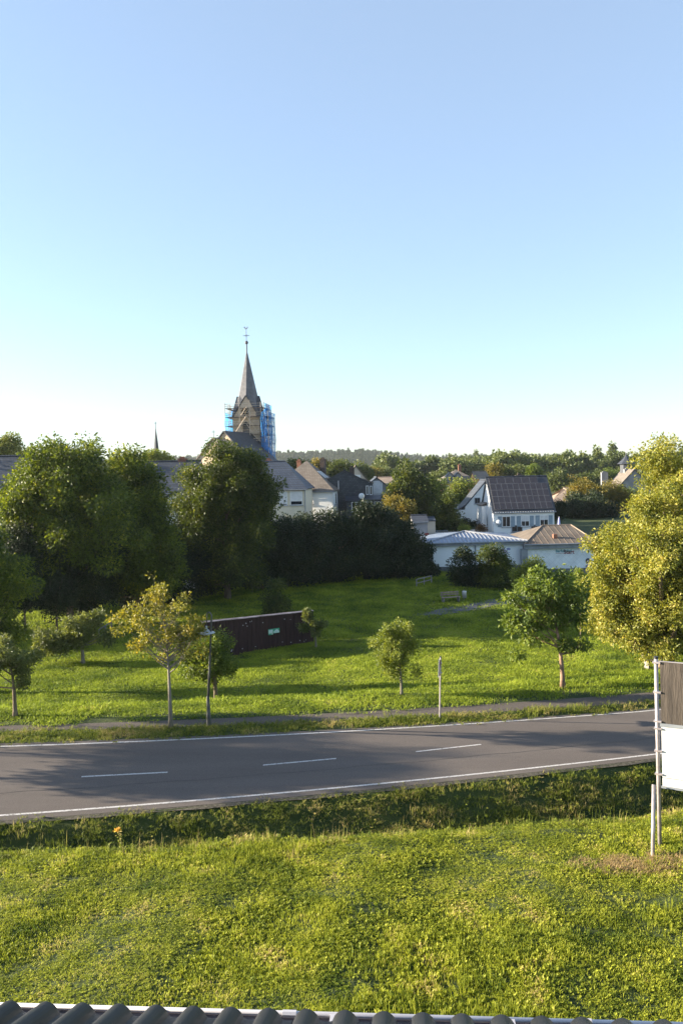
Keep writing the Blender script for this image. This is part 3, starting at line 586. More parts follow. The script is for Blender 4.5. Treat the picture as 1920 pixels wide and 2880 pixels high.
def grassmat(name, c1, c2, straw, scale, trans=.4, strawpos=.72):
    m, t, b = base_mat(name); b.inputs['Roughness'].default_value = .6; b.inputs['Specular IOR Level'].default_value = .2
    g = t.nodes.new('ShaderNodeNewGeometry'); n = t.nodes.new('ShaderNodeTexNoise'); n.inputs['Scale'].default_value = scale; n.inputs['Detail'].default_value = 5
    t.links.new(g.outputs['Position'], n.inputs['Vector'])
    a = t.nodes.new('ShaderNodeMath'); a.operation = 'MULTIPLY_ADD'; a.inputs[1].default_value = .42; t.links.new(g.outputs['Random Per Island'], a.inputs[0])
    mu = t.nodes.new('ShaderNodeMath'); mu.operation = 'MULTIPLY_ADD'; mu.inputs[1].default_value = 1.5; mu.inputs[2].default_value = -.5; t.links.new(n.outputs['Fac'], mu.inputs[0]); t.links.new(mu.outputs[0], a.inputs[2])
    r = t.nodes.new('ShaderNodeValToRGB'); e = r.color_ramp.elements; e[0].position = .05; e[0].color = (*c1, 1); e[1].position = strawpos - .08; e[1].color = (*c2, 1)
    q = e.new(strawpos + .1); q.color = (*straw, 1)
    t.links.new(a.outputs[0], r.inputs[0]); t.links.new(r.outputs[0], b.inputs['Base Color'])
    tr = t.nodes.new('ShaderNodeBsdfTranslucent'); t.links.new(r.outputs[0], tr.inputs[0]); ms = t.nodes.new('ShaderNodeMixShader'); ms.inputs[0].default_value = trans
    t.links.new(b.outputs[0], ms.inputs[1]); t.links.new(tr.outputs[0], ms.inputs[2]); t.links.new(ms.outputs[0], t.nodes['Material Output'].inputs[0])
    return m
M_lawn = grassmat('lawn grass', (0.070, 0.115, 0.011), (0.405, 0.425, 0.038), (0.54, 0.42, 0.17), 1.1, strawpos=.78)
M_mead = grassmat('meadow grass', (0.060, 0.11, 0.011), (0.36, 0.425, 0.036), (0.50, 0.42, 0.13), .45, strawpos=.85)
M_bank = grassmat('verge grass', (0.05, 0.085, 0.012), (0.22, 0.25, 0.03), (0.42, 0.33, 0.13), .9, strawpos=.6)
if True:
    nearv = [blades(190, .36, .05, .12, .011, 1), blades(160, .36, .04, .09, .013, 2, bend=.8), broadleaf(130, .36, .075, 3), blades(60, .3, .10, .22, .009, 4, bend=.6)]
    x, y, r_ = scatter_pts(-15, 16, 9.5, 23, 22, 1); k = (y < y_crest(x) + .6) & (np.abs(x) < .47 * y + 4.5)
    grass('lawn', x[k], y[k], r_, nearv, [.42, .22, .26, .10], 0.78, M_lawn, ns=1.0, label='sunlit mown lawn of grass and clover in the foreground')
    bankv = [blades(110, .42, .10, .24, .013, 11, bend=.7), blades(60, .4, .2, .42, .010, 12, bend=.5), broadleaf(50, .4, .10, 13)]
    x, y, r_ = scatter_pts(-18, 18, 19, 30, 20, 2); k = (y > y_crest(x) - .1) & (y < y_near(x) - .45 + .08 * np.sin(x * 1.1) * np.sin(x * .37))
    grass('ditch_grass', x[k], y[k], r_, bankv, [.7, .08, .22], .62, M_bank, label='shaded rough grass on the ditch bank below the road')
    x, y, r_ = scatter_pts(-22, 22, 29, 37, 16, 3); k = (y > y_far(x) + .36 + .05 * np.sin(x * 2.1)) & (y < y_p0(x) - .08)
    grass('verge_grass', x[k], y[k], r_, bankv, [.7, .1, .2], .62, M_bank, label='strip of grass between the road and the path')
    x, y, r_ = scatter_pts(-12, 12, 18.5, 23, 3.5, 12); k = np.abs(y - y_crest(x) - .1) < .55
    grass('tall_stalks', x[k], y[k], r_, [blades(5, .3, .3, .6, .008, 51, bend=.35), blades(8, .3, .2, .45, .010, 52, bend=.6)], [.5, .5], 1.0, M_bank, label='tall thin grass stalks standing along the lip of the ditch')
    medv = [blades(170, .85, .10, .26, .022, 21, bend=.7), blades(120, .85, .08, .2, .026, 22, bend=.9), blades(60, .7, .25, .5, .016, 23), broadleaf(110, .8, .15, 24)]
    x, y, r_ = scatter_pts(-30, 26, 32, 60, 6, 4); k = (y > y_p1(x) + .42) & (np.abs(x) < .45 * y + 4)
    cr = np.exp(-((y - y_p1(x) - 4.0) / .8) ** 2)
    grass('meadow_grass', x[k], y[k], r_, medv, [.5, .28, .06, .16], .6 + .45 * cr[k], M_mead, ns=.5, label='sunlit and shaded meadow grass beyond the path')
    farv = [blades(150, 1.5, .10, .24, .05, 31, bend=.7), blades(110, 1.5, .08, .18, .06, 32, bend=.9)]
    x, y, r_ = scatter_pts(-45, 45, 59, 95, 2.2, 5)
    grass('rear_meadow_grass', x, y, r_, farv, [.6, .4], .8, M_mead, label='shaded meadow grass at the foot of the tree row')
# ---- woods on the hills
def wood_tree(seed, conifer=False):
    r_ = np.random.default_rng(seed)
    if conifer:
        n = 50; h = r_.uniform(0, 1, n) ** .8; a = r_.uniform(0, 6.28, n); rr = (1 - h) * 2.6
        c = np.stack([rr * np.cos(a), rr * np.sin(a), 2 + h * 13], 1); return leaf_quads(c, 16, .55, 1.0, r_, .4, .6, .5)
    lobes = [(0, 0, 7, 4, 4, 4)] + [(r_.uniform(-2, 2), r_.uniform(-2, 2), r_.uniform(6, 10), 2.6, 2.6, 2.4) for _ in range(3)] + [(0, 0, 3.5, 3.6, 3.6, 3.2)]
    c = crown_points(lobes, 70, r_, 2.6, .35); return leaf_quads(c, 17, .75, 1.05, r_, .2, .8, .6)
if True:
    dec = [wood_tree(s) for s in (1, 2, 3, 4)]; con = [wood_tree(s, True) for s in (5, 6)]
    def woods(name, label, x, y, r_, variants, probs, mat, smin, smax):
        z = far_z(x, y) - .3; s = r_.uniform(smin, smax, len(x))
        scatter(name, variants, np.stack([x, y, z], 1), r_.choice(len(variants), len(x), p=probs), r_.uniform(0, 6.28, len(x)), np.stack([s, s, s * r_.uniform(.85, 1.2, len(x))], 1), mat, kind='stuff', label=label)
    x, y, r_ = scatter_pts(-90, 340, 300, 700, .06, 7); k = (x > y * .015 + 6 + 14 * np.sin(y * .05)) & (x < .48 * y + 10) & ((y > 560) | (r_.uniform(size=len(x)) < .8))
    woods('hillside_wood', 'broadleaf wood covering the near hillside on the right', x[k], y[k], r_, dec + con[:1], [.25, .25, .24, .24, .02], M_wood, .8, 1.12)
    x, y, r_ = scatter_pts(-640, 420, 1230, 1480, .035, 8); k = (np.abs(x) < .47 * y + 20)
    woods('ridge_wood', 'bluish conifer wood along the distant ridge', x[k], y[k], r_, dec + con, [.08, .08, .08, .08, .34, .34], M_conif, .75, 1.15)
    x, y, r_ = scatter_pts(-260, 40, 280, 420, .006, 9); k = (x < y * .03) 
    woods('valley_trees_wood', 'scattered wood in the valley behind the village', x[k], y[k], r_, dec, [.25] * 4, M_wood, .5, .8)
#%%BUILD
# ------------------------------------------------------------------ buildings
def winpart(root, x, z, w_, h, face='f', off=0.0, blind=0.0, shutters=False, frame=M_trim, sill=True, cross=True, pane=M_glass):
    """window on a wall of a building; face f is the -y wall at y=off, l/r the -x/+x wall at x=off, x runs along the wall"""
    def T(a, dep, zz):
        if face == 'f': return (a, off - dep, zz)
        if face == 'l': return (off - dep, a, zz)
        return (off + dep, a, zz)
    def bx(mb, a, dep, zz, la, ld_, lz):
        c = T(a, dep, zz); mb.box(c, (la, ld_, lz) if face == 'f' else (ld_, la, lz)); return mb
    t = .08; fr = MB()
    bx(fr, x - w_ / 2, .02, z, t, .09, h); bx(fr, x + w_ / 2, .02, z, t, .09, h)
    bx(fr, x, .021, z + h / 2, w_ + t, .09, t); bx(fr, x, .021, z - h / 2, w_ + t, .09, t)
    if cross: bx(fr, x, .018, z, .05, .08, h - t)
    f = fr.build('window', frame, root)
    bx(MB(), x, .0, z, w_ - t * .6, .05, h - t * .6).build('pane', pane, f)
    if blind > 0: bx(MB(), x, .03, z + h / 2 * (1 - blind), w_ - t, .04, h * blind - t).build('blind', M_blind, f)
    if sill: bx(MB(), x, .07, z - h / 2 - .07, w_ + .25, .16, .06).build('sill', M_greymetal, f)
    if shutters:
        for s in (-1, 1):
            sh = MB(); bx(sh, x + s * (w_ / 2 + .33), .035, z, .5, .05, h + .05)
            for k in range(5): bx(sh, x + s * (w_ / 2 + .33), .064, z - h / 2 + h * (k + .5) / 5, .38, .012, h / 5 - .08)
            sh.build('shutter', M_shutter, root)
    return f
def house(name, label, c, ang, w_, d, eave, ridge, wall, roofm, hipl=0.0, hipr=0.0, axis='x', over=.35, zb=None, group=None, cat='house', th=.16, gutter=True):
    z = (H(c[0], c[1]) if zb is None else zb) - .3; eave += .3; ridge += .3
    root = tag(empty(name, (c[0], c[1], z), ang), label, cat, group)
    a, b = (w_ / 2, d / 2) if axis == 'x' else (d / 2, w_ / 2)     # a along ridge, b across
    def M(p): return p if axis == 'x' else (-p[1], p[0], p[2])
    vs = [(-a, -b, 0), (a, -b, 0), (a, b, 0), (-a, b, 0), (-a, -b, eave), (a, -b, eave), (a, b, eave), (-a, b, eave)]
    fs = [(0, 1, 5, 4), (2, 3, 7, 6)]
    if hipl <= 0: vs.append((-a, 0, ridge - .05)); fs.append((3, 0, 4, len(vs) - 1, 7))
    else: fs.append((3, 0, 4, 7))
    if hipr <= 0: vs.append((a, 0, ridge - .05)); fs.append((1, 2, 6, len(vs) - 1, 5))
    else: fs.append((1, 2, 6, 5))
    MB().add([M(p) for p in vs], fs).build('wall', wall, root)
    sl = (ridge - eave) / b; o = over; ze = eave - o * sl; rb = MB()
    la, ra = -a - (o if hipl else o * .6), a + (o if hipr else o * .6)
    l0, r0 = (-a + hipl if hipl else la), (a - hipr if hipr else ra)
    A = (la, -b - o, ze); B = (ra, -b - o, ze); C_ = (ra, b + o, ze); D = (la, b + o, ze); E_ = (l0, 0, ridge); F_ = (r0, 0, ridge)
    up = lambda q: (q[0], q[1], q[2] + th)
    rb.slab([M(up(q)) for q in (A, B, F_, E_)], th); rb.slab([M(up(q)) for q in (C_, D, E_, F_)], th)
    if hipl: rb.slab([M(up(q)) for q in (D, A, E_)], th)
    if hipr: rb.slab([M(up(q)) for q in (B, C_, F_)], th)
    roof = rb.build('roof', roofm, root)
    rc = MB().tube([M((l0, 0, ridge + th + .02)), M((r0, 0, ridge + th + .02))], .11, 6).build('ridge_cap', roofm, roof)
    if gutter:
        MB().tube([M((la, -b - o - .06, ze + .05)), M((ra, -b - o - .06, ze + .05))], .07, 8).build('gutter', M_greymetal, root)
    return root, dict(a=a, b=b, eave=eave, ridge=ridge, th=th, roof=roof)
def chimney(root, x, y, z0, z1, w_=.6, d=.6, mat=M_brick, parent=None):
    mb = MB().box((x, y, (z0 + z1) / 2), (w_, d, z1 - z0)).box((x, y, z1 + .04), (w_ + .14, d + .14, .09)).box((x, y, z1 + .2), (w_ * .55, d * .55, .22))
    return mb.build('chimney', mat, parent or root)
def at(u, Y, v=1400): return P(u, v, Y)
def zz(u, v, Y, zb): return P(u, v, Y)[2] - zb

# --- white house with solar panels
Y = 105.0; fl, fr_ = P(1388, 1500, Y), P(1558, 1500, Y); W_ = fr_[0] - fl[0]; D_ = 8.6; zb = 1.9
r, q = house('solar_house', 'white house with solar panels covering its steep roof and blue grey shutters', ((fl[0] + fr_[0]) / 2, Y + D_ / 2), 0, W_, D_, P(1470, 1436, Y)[2] - zb, P(1470, 1340, Y + 4.3)[2] - zb - .15, M_white, M_slate, zb=zb, over=.3)
e, rd, a, b = q['eave'], q['ridge'], q['a'], q['b']
for x, bl in ((-2.25, 0), (.15, .55), (2.55, .45)): winpart(r, x, e - 1.35, 1.0, 1.3, off=-b, blind=bl, shutters=True)
winpart(r, -.9, 1.0, 1.3, .8, off=-b, shutters=False, frame=M_greymetal); winpart(r, 1.4, 1.0, 1.0, .8, off=-b, frame=M_greymetal)
for z_ in (e - 1.3, 1.6): winpart(r, .5, z_, .9, 1.2, face='l', off=-a)
sl = (rd - e) / b; up_ = Vector((0, 1, sl)).normalized(); nr_ = Vector((0, -sl, 1)).normalized()
base = Vector((0, -b - .25, e - .25 * sl + .16 + .02)); Lr = math.hypot(b + .25, rd - e + .25 * sl)
M_pv, t_, b__ = base_mat('solar panel'); b__.inputs['Roughness'].default_value = .18; b__.inputs['Specular IOR Level'].default_value = .5
tc = t_.nodes.new('ShaderNodeTexCoord'); wv = t_.nodes.new('ShaderNodeTexWave'); wv.inputs['Scale'].default_value = 3.2; wv.wave_profile = 'SAW'; rr_ = t_.nodes.new('ShaderNodeValToRGB')
rr_.color_ramp.elements[0].color = (.075, .065, .068, 1); rr_.color_ramp.elements[0].position = .0; rr_.color_ramp.elements[1].color = (.026, .022, .027, 1); rr_.color_ramp.elements[1].position = .22
t_.links.new(tc.outputs['Object'], wv.inputs[0]); t_.links.new(wv.outputs[1], rr_.inputs[0]); t_.links.new(rr_.outputs[0], b__.inputs[0])
M_pvf = nmat('panel frame', (.20, .19, .19), (.26, .25, .25), 3, .4, metal=.4)
rowsn = 5; ph = (Lr - .55) / rowsn
for i in range(rowsn):
    n_ = 7 if i == 4 else 10; pw = (2 * a - .25) / n_; x0 = -a + .12 + (0 if i % 2 == 0 else 0)
    for k in range(n_):
        if i == 4 and k == 6: continue
        cx = x0 + pw * (k + .5); s0 = .3 + i * ph
        def pt(x, s, h): return tuple(base + up_ * s + nr_ * h + Vector((x, 0, 0)))
        fo = MB().slab([pt(cx - pw / 2 + .01, s0 + .01, .1), pt(cx + pw / 2 - .01, s0 + .01, .1), pt(cx + pw / 2 - .01, s0 + ph - .01, .1), pt(cx - pw / 2 + .01, s0 + ph - .01, .1)], .045).build('solar_panel', M_pvf, r)
        MB().slab([pt(cx - pw / 2 + .035, s0 + .035, .104), pt(cx + pw / 2 - .035, s0 + .035, .104), pt(cx + pw / 2 - .035, s0 + ph - .035, .104), pt(cx - pw / 2 + .035, s0 + ph - .035, .104)], .006).build('cell', M_pv, fo)
for k in range(24): MB().box((-a + .2 + k * (2 * a - .4) / 23, -b - .22, e - .16), (.12, .3, .12)).build('rafter_end', M_trim, r)
dm = MB().lathe((0, 0, 0), [(0, .12), (.2, .09), (.34, .0), (.33, -.02), (0, .08)], 16); dob = dm.build('satellite_dish', M_trim, r, smooth=True); dob.location = (-a + .55, -b - .25, e - 1.4); dob.rotation_euler = (R(80), 0, R(-15))
chimney(r, .6, .9, rd - 1.2, rd + .25, .9, .5)
MB().tube([(-a - .06, -b - .1, e), (-a - .06, -b - .1, .2)], .05).build('downpipe', M_trim, r)
# little lean-to at its left
MB().box((-a - .35, b - 2.2, 1.9), (.7, 3.5, 3.8)).build('side_extension', M_white, r)
MB().slab([(-a - .85, b - 4.1, 3.9), (-a - .02, b - 4.1, 4.25), (-a - .02, b - .3, 4.25), (-a - .85, b - .3, 3.9)], .12).build('side_roof', M_slatewarm, r)

# --- white gable house left of it
Y = 122.0; fl = P(1307, 1440, Y); ap = P(1366, 1344, Y); W_ = (ap[0] - fl[0]) * 2; zb = 2.7
r, q = house('gable_house', 'plain white gable end house with one small dark window, left of the solar house', (ap[0], Y + 2.6), 0, W_, 5.2, P(1307, 1424, Y)[2] - zb, P(1366, 1347, Y)[2] - zb - .3, M_white, M_slate, axis='y', zb=zb, over=.15)
a, b = q['a'], q['b']
winpart(r, -1.35, P(1342, 1408, Y)[2] - zb + .3, .75, .8, off=-a, frame=M_greymetal)
MB().slab([(-b - 1.1, -a - .1, q['eave'] - .45), (-b + .1, -a - .1, q['eave'] + .28), (-b + .1, a, q['eave'] + .28), (-b - 1.1, a, q['eave'] - .45)], .14).build('eave_roof', M_slate, r)
MB().box((-b - .45, 0, (q['eave'] - .5) / 2), (.9, 2 * a - .02, q['eave'] - .5)).build('side_bay', M_white, r)
for y_ in (-1.2, .6): winpart(r, y_, 2.3, .8, 1.1, face='l', off=-b - .9)

# --- pyramid roofed house
Y = 115.0; s = px(Y); ctr = P(865, 1400, Y + 5); zb = 2.6
r, q = house('pyramid_roof_house', 'pale house with sandy pyramid roof and two dark chimneys', (ctr[0], Y + 5), R(-11), 9.3, 9.3, P(938, 1377, Y)[2] - zb, P(865, 1299, Y + 5)[2] - zb, M_white, M_slatewarm, hipl=4.6, hipr=4.6, zb=zb)
e, rd, a = q['eave'], q['ridge'], q['a']
winpart(r, -.2, e - 1.25, 2.2, 1.3, off=-a, blind=.9); winpart(r, -1.9, e - 1.25, .6, 1.3, off=-a, blind=.9, cross=False); winpart(r, 1.6, e - 1.25, .6, 1.3, off=-a, blind=.9, cross=False)
for x in (-2.6, 0.2, 2.6): winpart(r, x, e - 1.3, .9, 1.5, face='r', off=a, cross=False)
winpart(r, -.2, e - 3.7, 2.0, 1.2, off=-a, blind=.4)
chimney(r, 2.1, 1.4, e + 1.8, rd + .3, .75, .9); chimney(r, -1.6, 1.9, e + 2, rd + .15, .6, .6, M_redbrick)
for k in range(3):
    y_ = -1.9 + k * 1.0; f = .42; x0, x1 = a * .66, a * .42
    zf = lambda x: e + (rd - e) * (1 - x / a) + .16 + .17
    MB().slab([(x0, y_, zf(x0)), (x0, y_ + .45, zf(x0)), (x1, y_ + .45, zf(x1)), (x1, y_, zf(x1))], .06).build('skylight', M_blind, r)
MB().tube([(a + .07, -a - .1, e - .2), (a + .07, -a - .1, .2)], .06).build('downpipe', M_trim, r)

# --- blue roofed house
Y = 106.0; fl, fr_ = P(782, 1440, Y), P(866, 1440, Y); W_ = fr_[0] - fl[0] + 3.8; zb = 2.3; D_ = 9.0
r, q = house('blue_roof_house', 'cream house with blue grey tiled roof right below the scaffolded tower', ((fl[0] + fr_[0]) / 2 - 1.9, Y + D_ / 2), R(-4), W_, D_, P(825, 1373, Y)[2] - zb, P(790, 1301, Y + 4.5)[2] - zb, M_cream, M_bluetile, hipr=3.0, zb=zb)
e, rd, a, b = q['eave'], q['ridge'], q['a'], q['b']
for x, w2, bl in ((-1.0, .9, .8), (1.0, 1.0, .95), (2.7, 1.5, .75)): winpart(r, x, e - 1.3, w2, 1.7, off=-b, blind=bl, cross=False)
for y_ in (-2.5, 0, 2.5):
    for z_ in (e - 1.3, e - 4): winpart(r, y_, z_, .9, 1.2, face='l', off=-a)
chimney(r, -1.6, 1, rd - 1, rd + .35, .8, .6, M_redbrick)
MB().tube([(a + .02, -b - .12, e - .2), (a + .02, -b - .12, .2)], .06).build('downpipe', M_greymetal, r)
# --- slate clad house with wing
Y = 118.0; zb = 2.6; ap = P(968, 1323, Y + 1); wr = P(1022, 1420, Y)
r, q = house('slate_clad_house', 'house clad in dark slate with a tall black chimney and glazed wing', (ap[0], Y + 5), 0, 6.4, 10, P(945, 1358, Y)[2] - zb, P(968, 1323, Y)[2] - zb - .1, M_slateclad, M_slate, axis='y', zb=zb, over=.2)
a, b = q['a'], q['b']
MB().slab([(b - .4, -a - .12, q['eave'] + .5), (b + .95, -a - .12, q['eave'] - .1), (b + .95, a, q['eave'] - .1), (b - .4, a, q['eave'] + .5)], .16).build('wing_roof', M_slatewarm, r)
MB().add([(b, -a + .01, 0), (b + .8, -a + .01, 0), (b + .8, a, 0), (b, a, 0), (b, -a + .01, q['eave'] + .1), (b + .8, -a + .01, q['eave'] - .2), (b + .8, a, q['eave'] - .2), (b, a, q['eave'] + .1)], [(0, 1, 5, 4), (1, 2, 6, 5), (2, 3, 7, 6), (3, 0, 4, 7), (0, 3, 2, 1), (4, 5, 6, 7)]).build('wing', M_slateclad, r)
MB().box((b + .6, -a - 1.3, q['eave'] - 4.9 + 1.2), (7.2, 2.6, 2.6)).build('front_wing', M_slateclad, r)
MB().slab([(b - 3.2, -a - 2.8, q['eave'] - 2.5), (b + 4.5, -a - 2.8, q['eave'] - 2.5), (b + 4.5, -a, q['eave'] - 1.9), (b - 3.2, -a, q['eave'] - 1.9)], .12).build('flat_roof', M_slate, r)
for x in (b - 1.7, b - .1, b + 1.5, b + 3.1): winpart(r, x, q['eave'] - 3.4, 1.2, 1.3, off=-a - 2.6, frame=M_trim, blind=.0)
winpart(r, b + .0, q['eave'] - 1.15, .3, 1.2, off=-a, cross=False); winpart(r, b + .52, q['eave'] - 1.2, .3, 1.2, off=-a, cross=False)
chimney(r, 1.1, -2.6, q['eave'], P(987, 1316, Y)[2] - zb + .3, .7, .7); MB().tube([(-.9, -a - .15, q['eave'] - 1.2), (-.9, -a - .15, q['eave'] + .3)], .08).build('flue_pipe', M_zinc, r)
dm = MB().lathe((0, 0, 0), [(0, .12), (.25, .09), (.42, .0), (.41, -.02), (0, .08)], 16); dob = dm.build('satellite_dish', M_trim, r, smooth=True); dob.location = (b - .9, -a - 2.75, q['eave'] - 1.9); dob.rotation_euler = (R(80), 0, R(10))
# --- houses behind
def simple(name, label, u0, u1, Y, ve, vr, wall, roofm, axis='x', dep=9, zb=3.0, ang=0, ur=None, wins=(), **k):
    A, B = P(u0, 1400, Y), P(u1, 1400, Y); um = (u0 + u1) / 2
    r, q = house(name, label, ((A[0] + B[0]) / 2, Y + dep / 2), R(ang), B[0] - A[0], dep, P(um, ve, Y)[2] - zb, P(um, vr, Y if axis == 'y' else Y + dep / 2)[2] - zb - .15, wall, roofm, axis=axis, zb=zb, **k)
    fo = -(q['b'] if axis == 'x' else q['a'])
    for (wu, wv, ww, wh, bl) in wins:
        p = P(wu, wv, Y); winpart(r, p[0] - (A[0] + B[0]) / 2, p[2] - zb + .3, ww, wh, off=fo, blind=bl, cross=False)
    return r, q
simple('gable_house', 'beige gable rising behind the slate clad house', 972, 1032, 142, 1350, 1309, M_beige, M_slatewarm, 'y', zb=3.2, over=.15, wins=((1003, 1346, 1.2, 1.2, .8),))
simple('gable_house', 'grey gable house with one white window, right of the slate clad house', 1020, 1100, 128, 1376, 1342, M_greyr, M_slate, 'y', zb=3.0, wins=((1059, 1372, 1.7, 2.1, .97),))
simple('house', 'low house with sunlit sandy roof between grey gable and tall tree', 1062, 1125, 150, 1364, 1342, M_beige, M_pinktile, 'x', zb=3.2)
r, q = simple('mansion', 'orange rendered mansion with dark hipped roof and two dormers', 1238, 1350, 190, 1357, 1321, M_orange, M_slatewarm, 'x', dep=13, zb=3.8, hipl=4.5, hipr=4.5)
for u in (1266, 1288):
    p = P(u, 1346, 190); x = p[0] - r.location.x; z_ = p[2] - r.location.z; y_ = -q['b'] + .2
    dmr = MB().add([(x - .75, y_, z_ - 1), (x + .75, y_, z_ - 1), (x + .75, y_, z_ + .5), (x, y_, z_ + 1.3), (x - .75, y_, z_ + .5), (x - .75, y_ + 3, z_ - 1), (x + .75, y_ + 3, z_ - 1), (x + .75, y_ + 3, z_ + .5), (x, y_ + 3, z_ + 1.3), (x - .75, y_ + 3, z_ + .5)], [(0, 1, 2, 3, 4), (1, 6, 7, 2), (5, 0, 4, 9), (5, 9, 8, 7, 6)]).build('dormer', M_greyr, r)
    MB().slab([(x - .95, y_ - .15, z_ + .35), (x, y_ - .15, z_ + 1.4), (x, y_ + 3, z_ + 1.4), (x - .95, y_ + 3, z_ + .35)], -.1).slab([(x, y_ - .15, z_ + 1.4), (x + .95, y_ - .15, z_ + .35), (x + .95, y_ + 3, z_ + .35), (x, y_ + 3, z_ + 1.4)], -.1).build('dormer_roof', M_slate, dmr)
    MB().box((x, y_ - .01, z_ - .1), (.8, .06, 1.0)).build('dormer_window', M_glass, dmr)
for x in (-3, -1, 1, 3):
    for z_ in (q['eave'] - 1.4, q['eave'] - 4.4): winpart(r, x, z_, .9, 1.5, off=-q['b'])
chimney(r, 1.0, .8, q['ridge'] - .5, q['ridge'] + 1.2, .7, .7, M_redbrick)
simple('house', 'side wing roof right of the orange mansion with a reddish gable edge', 1338, 1374, 186, 1345, 1326, M_orange, M_slatewarm, 'x', dep=8, zb=3.8)
simple('pale_house', 'pale house with sandy hipped roof right of the solar house', 1562, 1668, 150, 1411, 1371, M_white, M_pinktile, 'x', dep=11, zb=3.2, hipl=4.0, hipr=4.0, ang=-8, wins=((1588, 1428, 1.2, 1.2, 0), (1588, 1453, 1.6, 1.2, 0), (1612, 1428, 1.2, 1.2, 0)))
# left slate roofed house and far left roof
r, q = simple('slate_roof_house', 'big house with dark slate roof between the maples and the oak', 322, 540, 86, 1386, 1299, M_white, M_slate, 'x', dep=11, zb=-.2, wins=((350, 1440, 1, 1.2, 0), (480, 1420, 1, 1.2, .5)))
chimney(r, 2.1, .2, q['ridge'] - .5, q['ridge'] + .35, .9, .6, M_redbrick)
for y_ in (-3, 0, 3):
    for z_ in (q['eave'] - 1.5, q['eave'] - 4.2): winpart(r, y_, z_, 1, 1.3, face='l', off=-q['a'])
r, q = simple('gable_house', 'white cross gable in front of the big slate roof', 425, 545, 81, 1420, 1386, M_white, M_slate, 'y', dep=5.5, zb=-.5, over=.2)
simple('house', 'dark roofed house cut by the left edge behind the maple', -90, 24, 78, 1370, 1285, M_white, M_slate, 'x', dep=9, zb=.2)
# --- school with turret
r, q = simple('school', 'school with dark slate roofs and a pointed turret at the right', 1686, 1830, 200, 1392, 1349, M_orange, M_slate, 'x', dep=14, zb=4.2, hipl=5.5, cat='school', wins=((1715, 1420, 1.4, 2.2, 0), (1735, 1420, 1.4, 2.2, 0), (1755, 1420, 1.4, 2.2, 0)))
X0, Z0_ = r.location.x, r.location.z
p = P(1805, 1330, 194); tx, tz = p[0] - X0, p[2] - Z0_
def ZV(v, u=1805, Y=194): return P(u, v, Y)[2] - Z0_
MB().add([(tx - 5.2, -8.5, 0), (tx + 5, -8.5, 0), (tx + 5, 0, 0), (tx - 5.2, 0, 0), (tx - 5.2, -8.5, ZV(1385)), (tx + 5, -8.5, ZV(1385)), (tx + 5, 0, ZV(1385)), (tx - 5.2, 0, ZV(1385)), (tx - .2, -8.5, ZV(1322)), (tx - .2, 0, ZV(1322))], [(0, 1, 5, 8, 4), (1, 2, 6, 5), (2, 3, 7, 9, 6), (3, 0, 4, 7)]).build('front_gable', M_greyr, r)
MB().slab([(tx - 5.8, -8.8, ZV(1391)), (tx - .2, -8.8, ZV(1320)), (tx - .2, 0, ZV(1320)), (tx - 5.8, 0, ZV(1391))], -.2).slab([(tx - .2, -8.8, ZV(1320)), (tx + 5.6, -8.8, ZV(1391)), (tx + 5.6, 0, ZV(1391)), (tx - .2, 0, ZV(1320))], -.2).build('front_roof', M_slatewarm, r)
tb = MB().lathe((tx, -2, 0), [(1.5, ZV(1330)), (1.5, ZV(1305)), (2.3, ZV(1303)), (1.4, ZV(1294)), (.55, ZV(1284)), (.15, ZV(1277)), (.04, ZV(1270))], 8).build('turret', M_slate, r)
MB().tube([(tx, -2, ZV(1275)), (tx, -2, ZV(1222))], .05, 5).build('finial', M_trim, r)
chimney(r, P(1724, 1330, 200)[0] - X0, 0, q['ridge'] - 1, P(1724, 1329, 200)[2] - Z0_, 1.6, .8, M_greyr)
chimney(r, P(1790, 1330, 196)[0] - X0, -4, q['ridge'] - 1, P(1790, 1320, 196)[2] - Z0_, 1.4, .8, M_greyr)
# --- shop pavilions at the rear of the meadow
M_shopw = nmat('pale blue white wall panels', (0.76, 0.80, 0.84), (0.83, 0.86, 0.89), 0.6, 0.55)
M_pavw = brickmat('diamond textured white wall', (0.80, 0.84, 0.86), (0.83, 0.86, 0.88), (0.68, 0.73, 0.76), 0.42, 0.42, 0.018, 0.6, off=0, axis='XZ', rot=R(45))
M_plinth = nmat('dark plinth', (0.10, 0.11, 0.12), (0.15, 0.16, 0.17), 2, 0.8)
M_metalroof = nmat('blue grey metal roof sheet', (0.16, 0.21, 0.30), (0.24, 0.29, 0.38), 1.5, 0.45, metal=0.2, spec=.5)
M_rib = nmat('pale roof rib', (0.26, 0.27, 0.30), (0.34, 0.35, 0.38), 2, 0.4, metal=.2)
M_felt = nmat('brown roofing felt', (0.10, 0.082, 0.068), (0.14, 0.115, 0.094), 0.7, 0.95, bump=.2, bscale=20)
Y = 90.0
def shopbox(name, label, uL, uR, Yf, vbase, vtop, vfascia, dep, wallm):
    A, B = P(uL, vbase, Yf), P(uR, vbase, Yf); um = (uL + uR) / 2
    zb = P(um, vbase, Yf)[2]; zt = P(um, vtop, Yf)[2]; zf = P(um, vfascia, Yf)[2]; w_ = B[0] - A[0]; root = tag(empty(name, ((A[0] + B[0]) / 2, Yf, zb)), label, 'shop')
    h = zf - zb
    MB().box((0, dep / 2, h / 2), (w_, dep, h)).build('wall', wallm, root)
    MB().box((0, dep / 2, -.28), (w_ + .06, dep + .06, .96)).build('plinth', M_plinth, root)
    MB().box((0, dep / 2, h + (zt - zf) / 2 - .02), (w_ + .7, dep + .7, zt - zf)).build('fascia', M_greymetal, root)
    return root, w_, h, zt - zb
r, w_, h, zt = shopbox('shop', 'long white shop wall with shallow ribbed metal roof and grey downpipe', 1203, 1473, Y, 1597, 1524, 1533, 12, M_shopw)
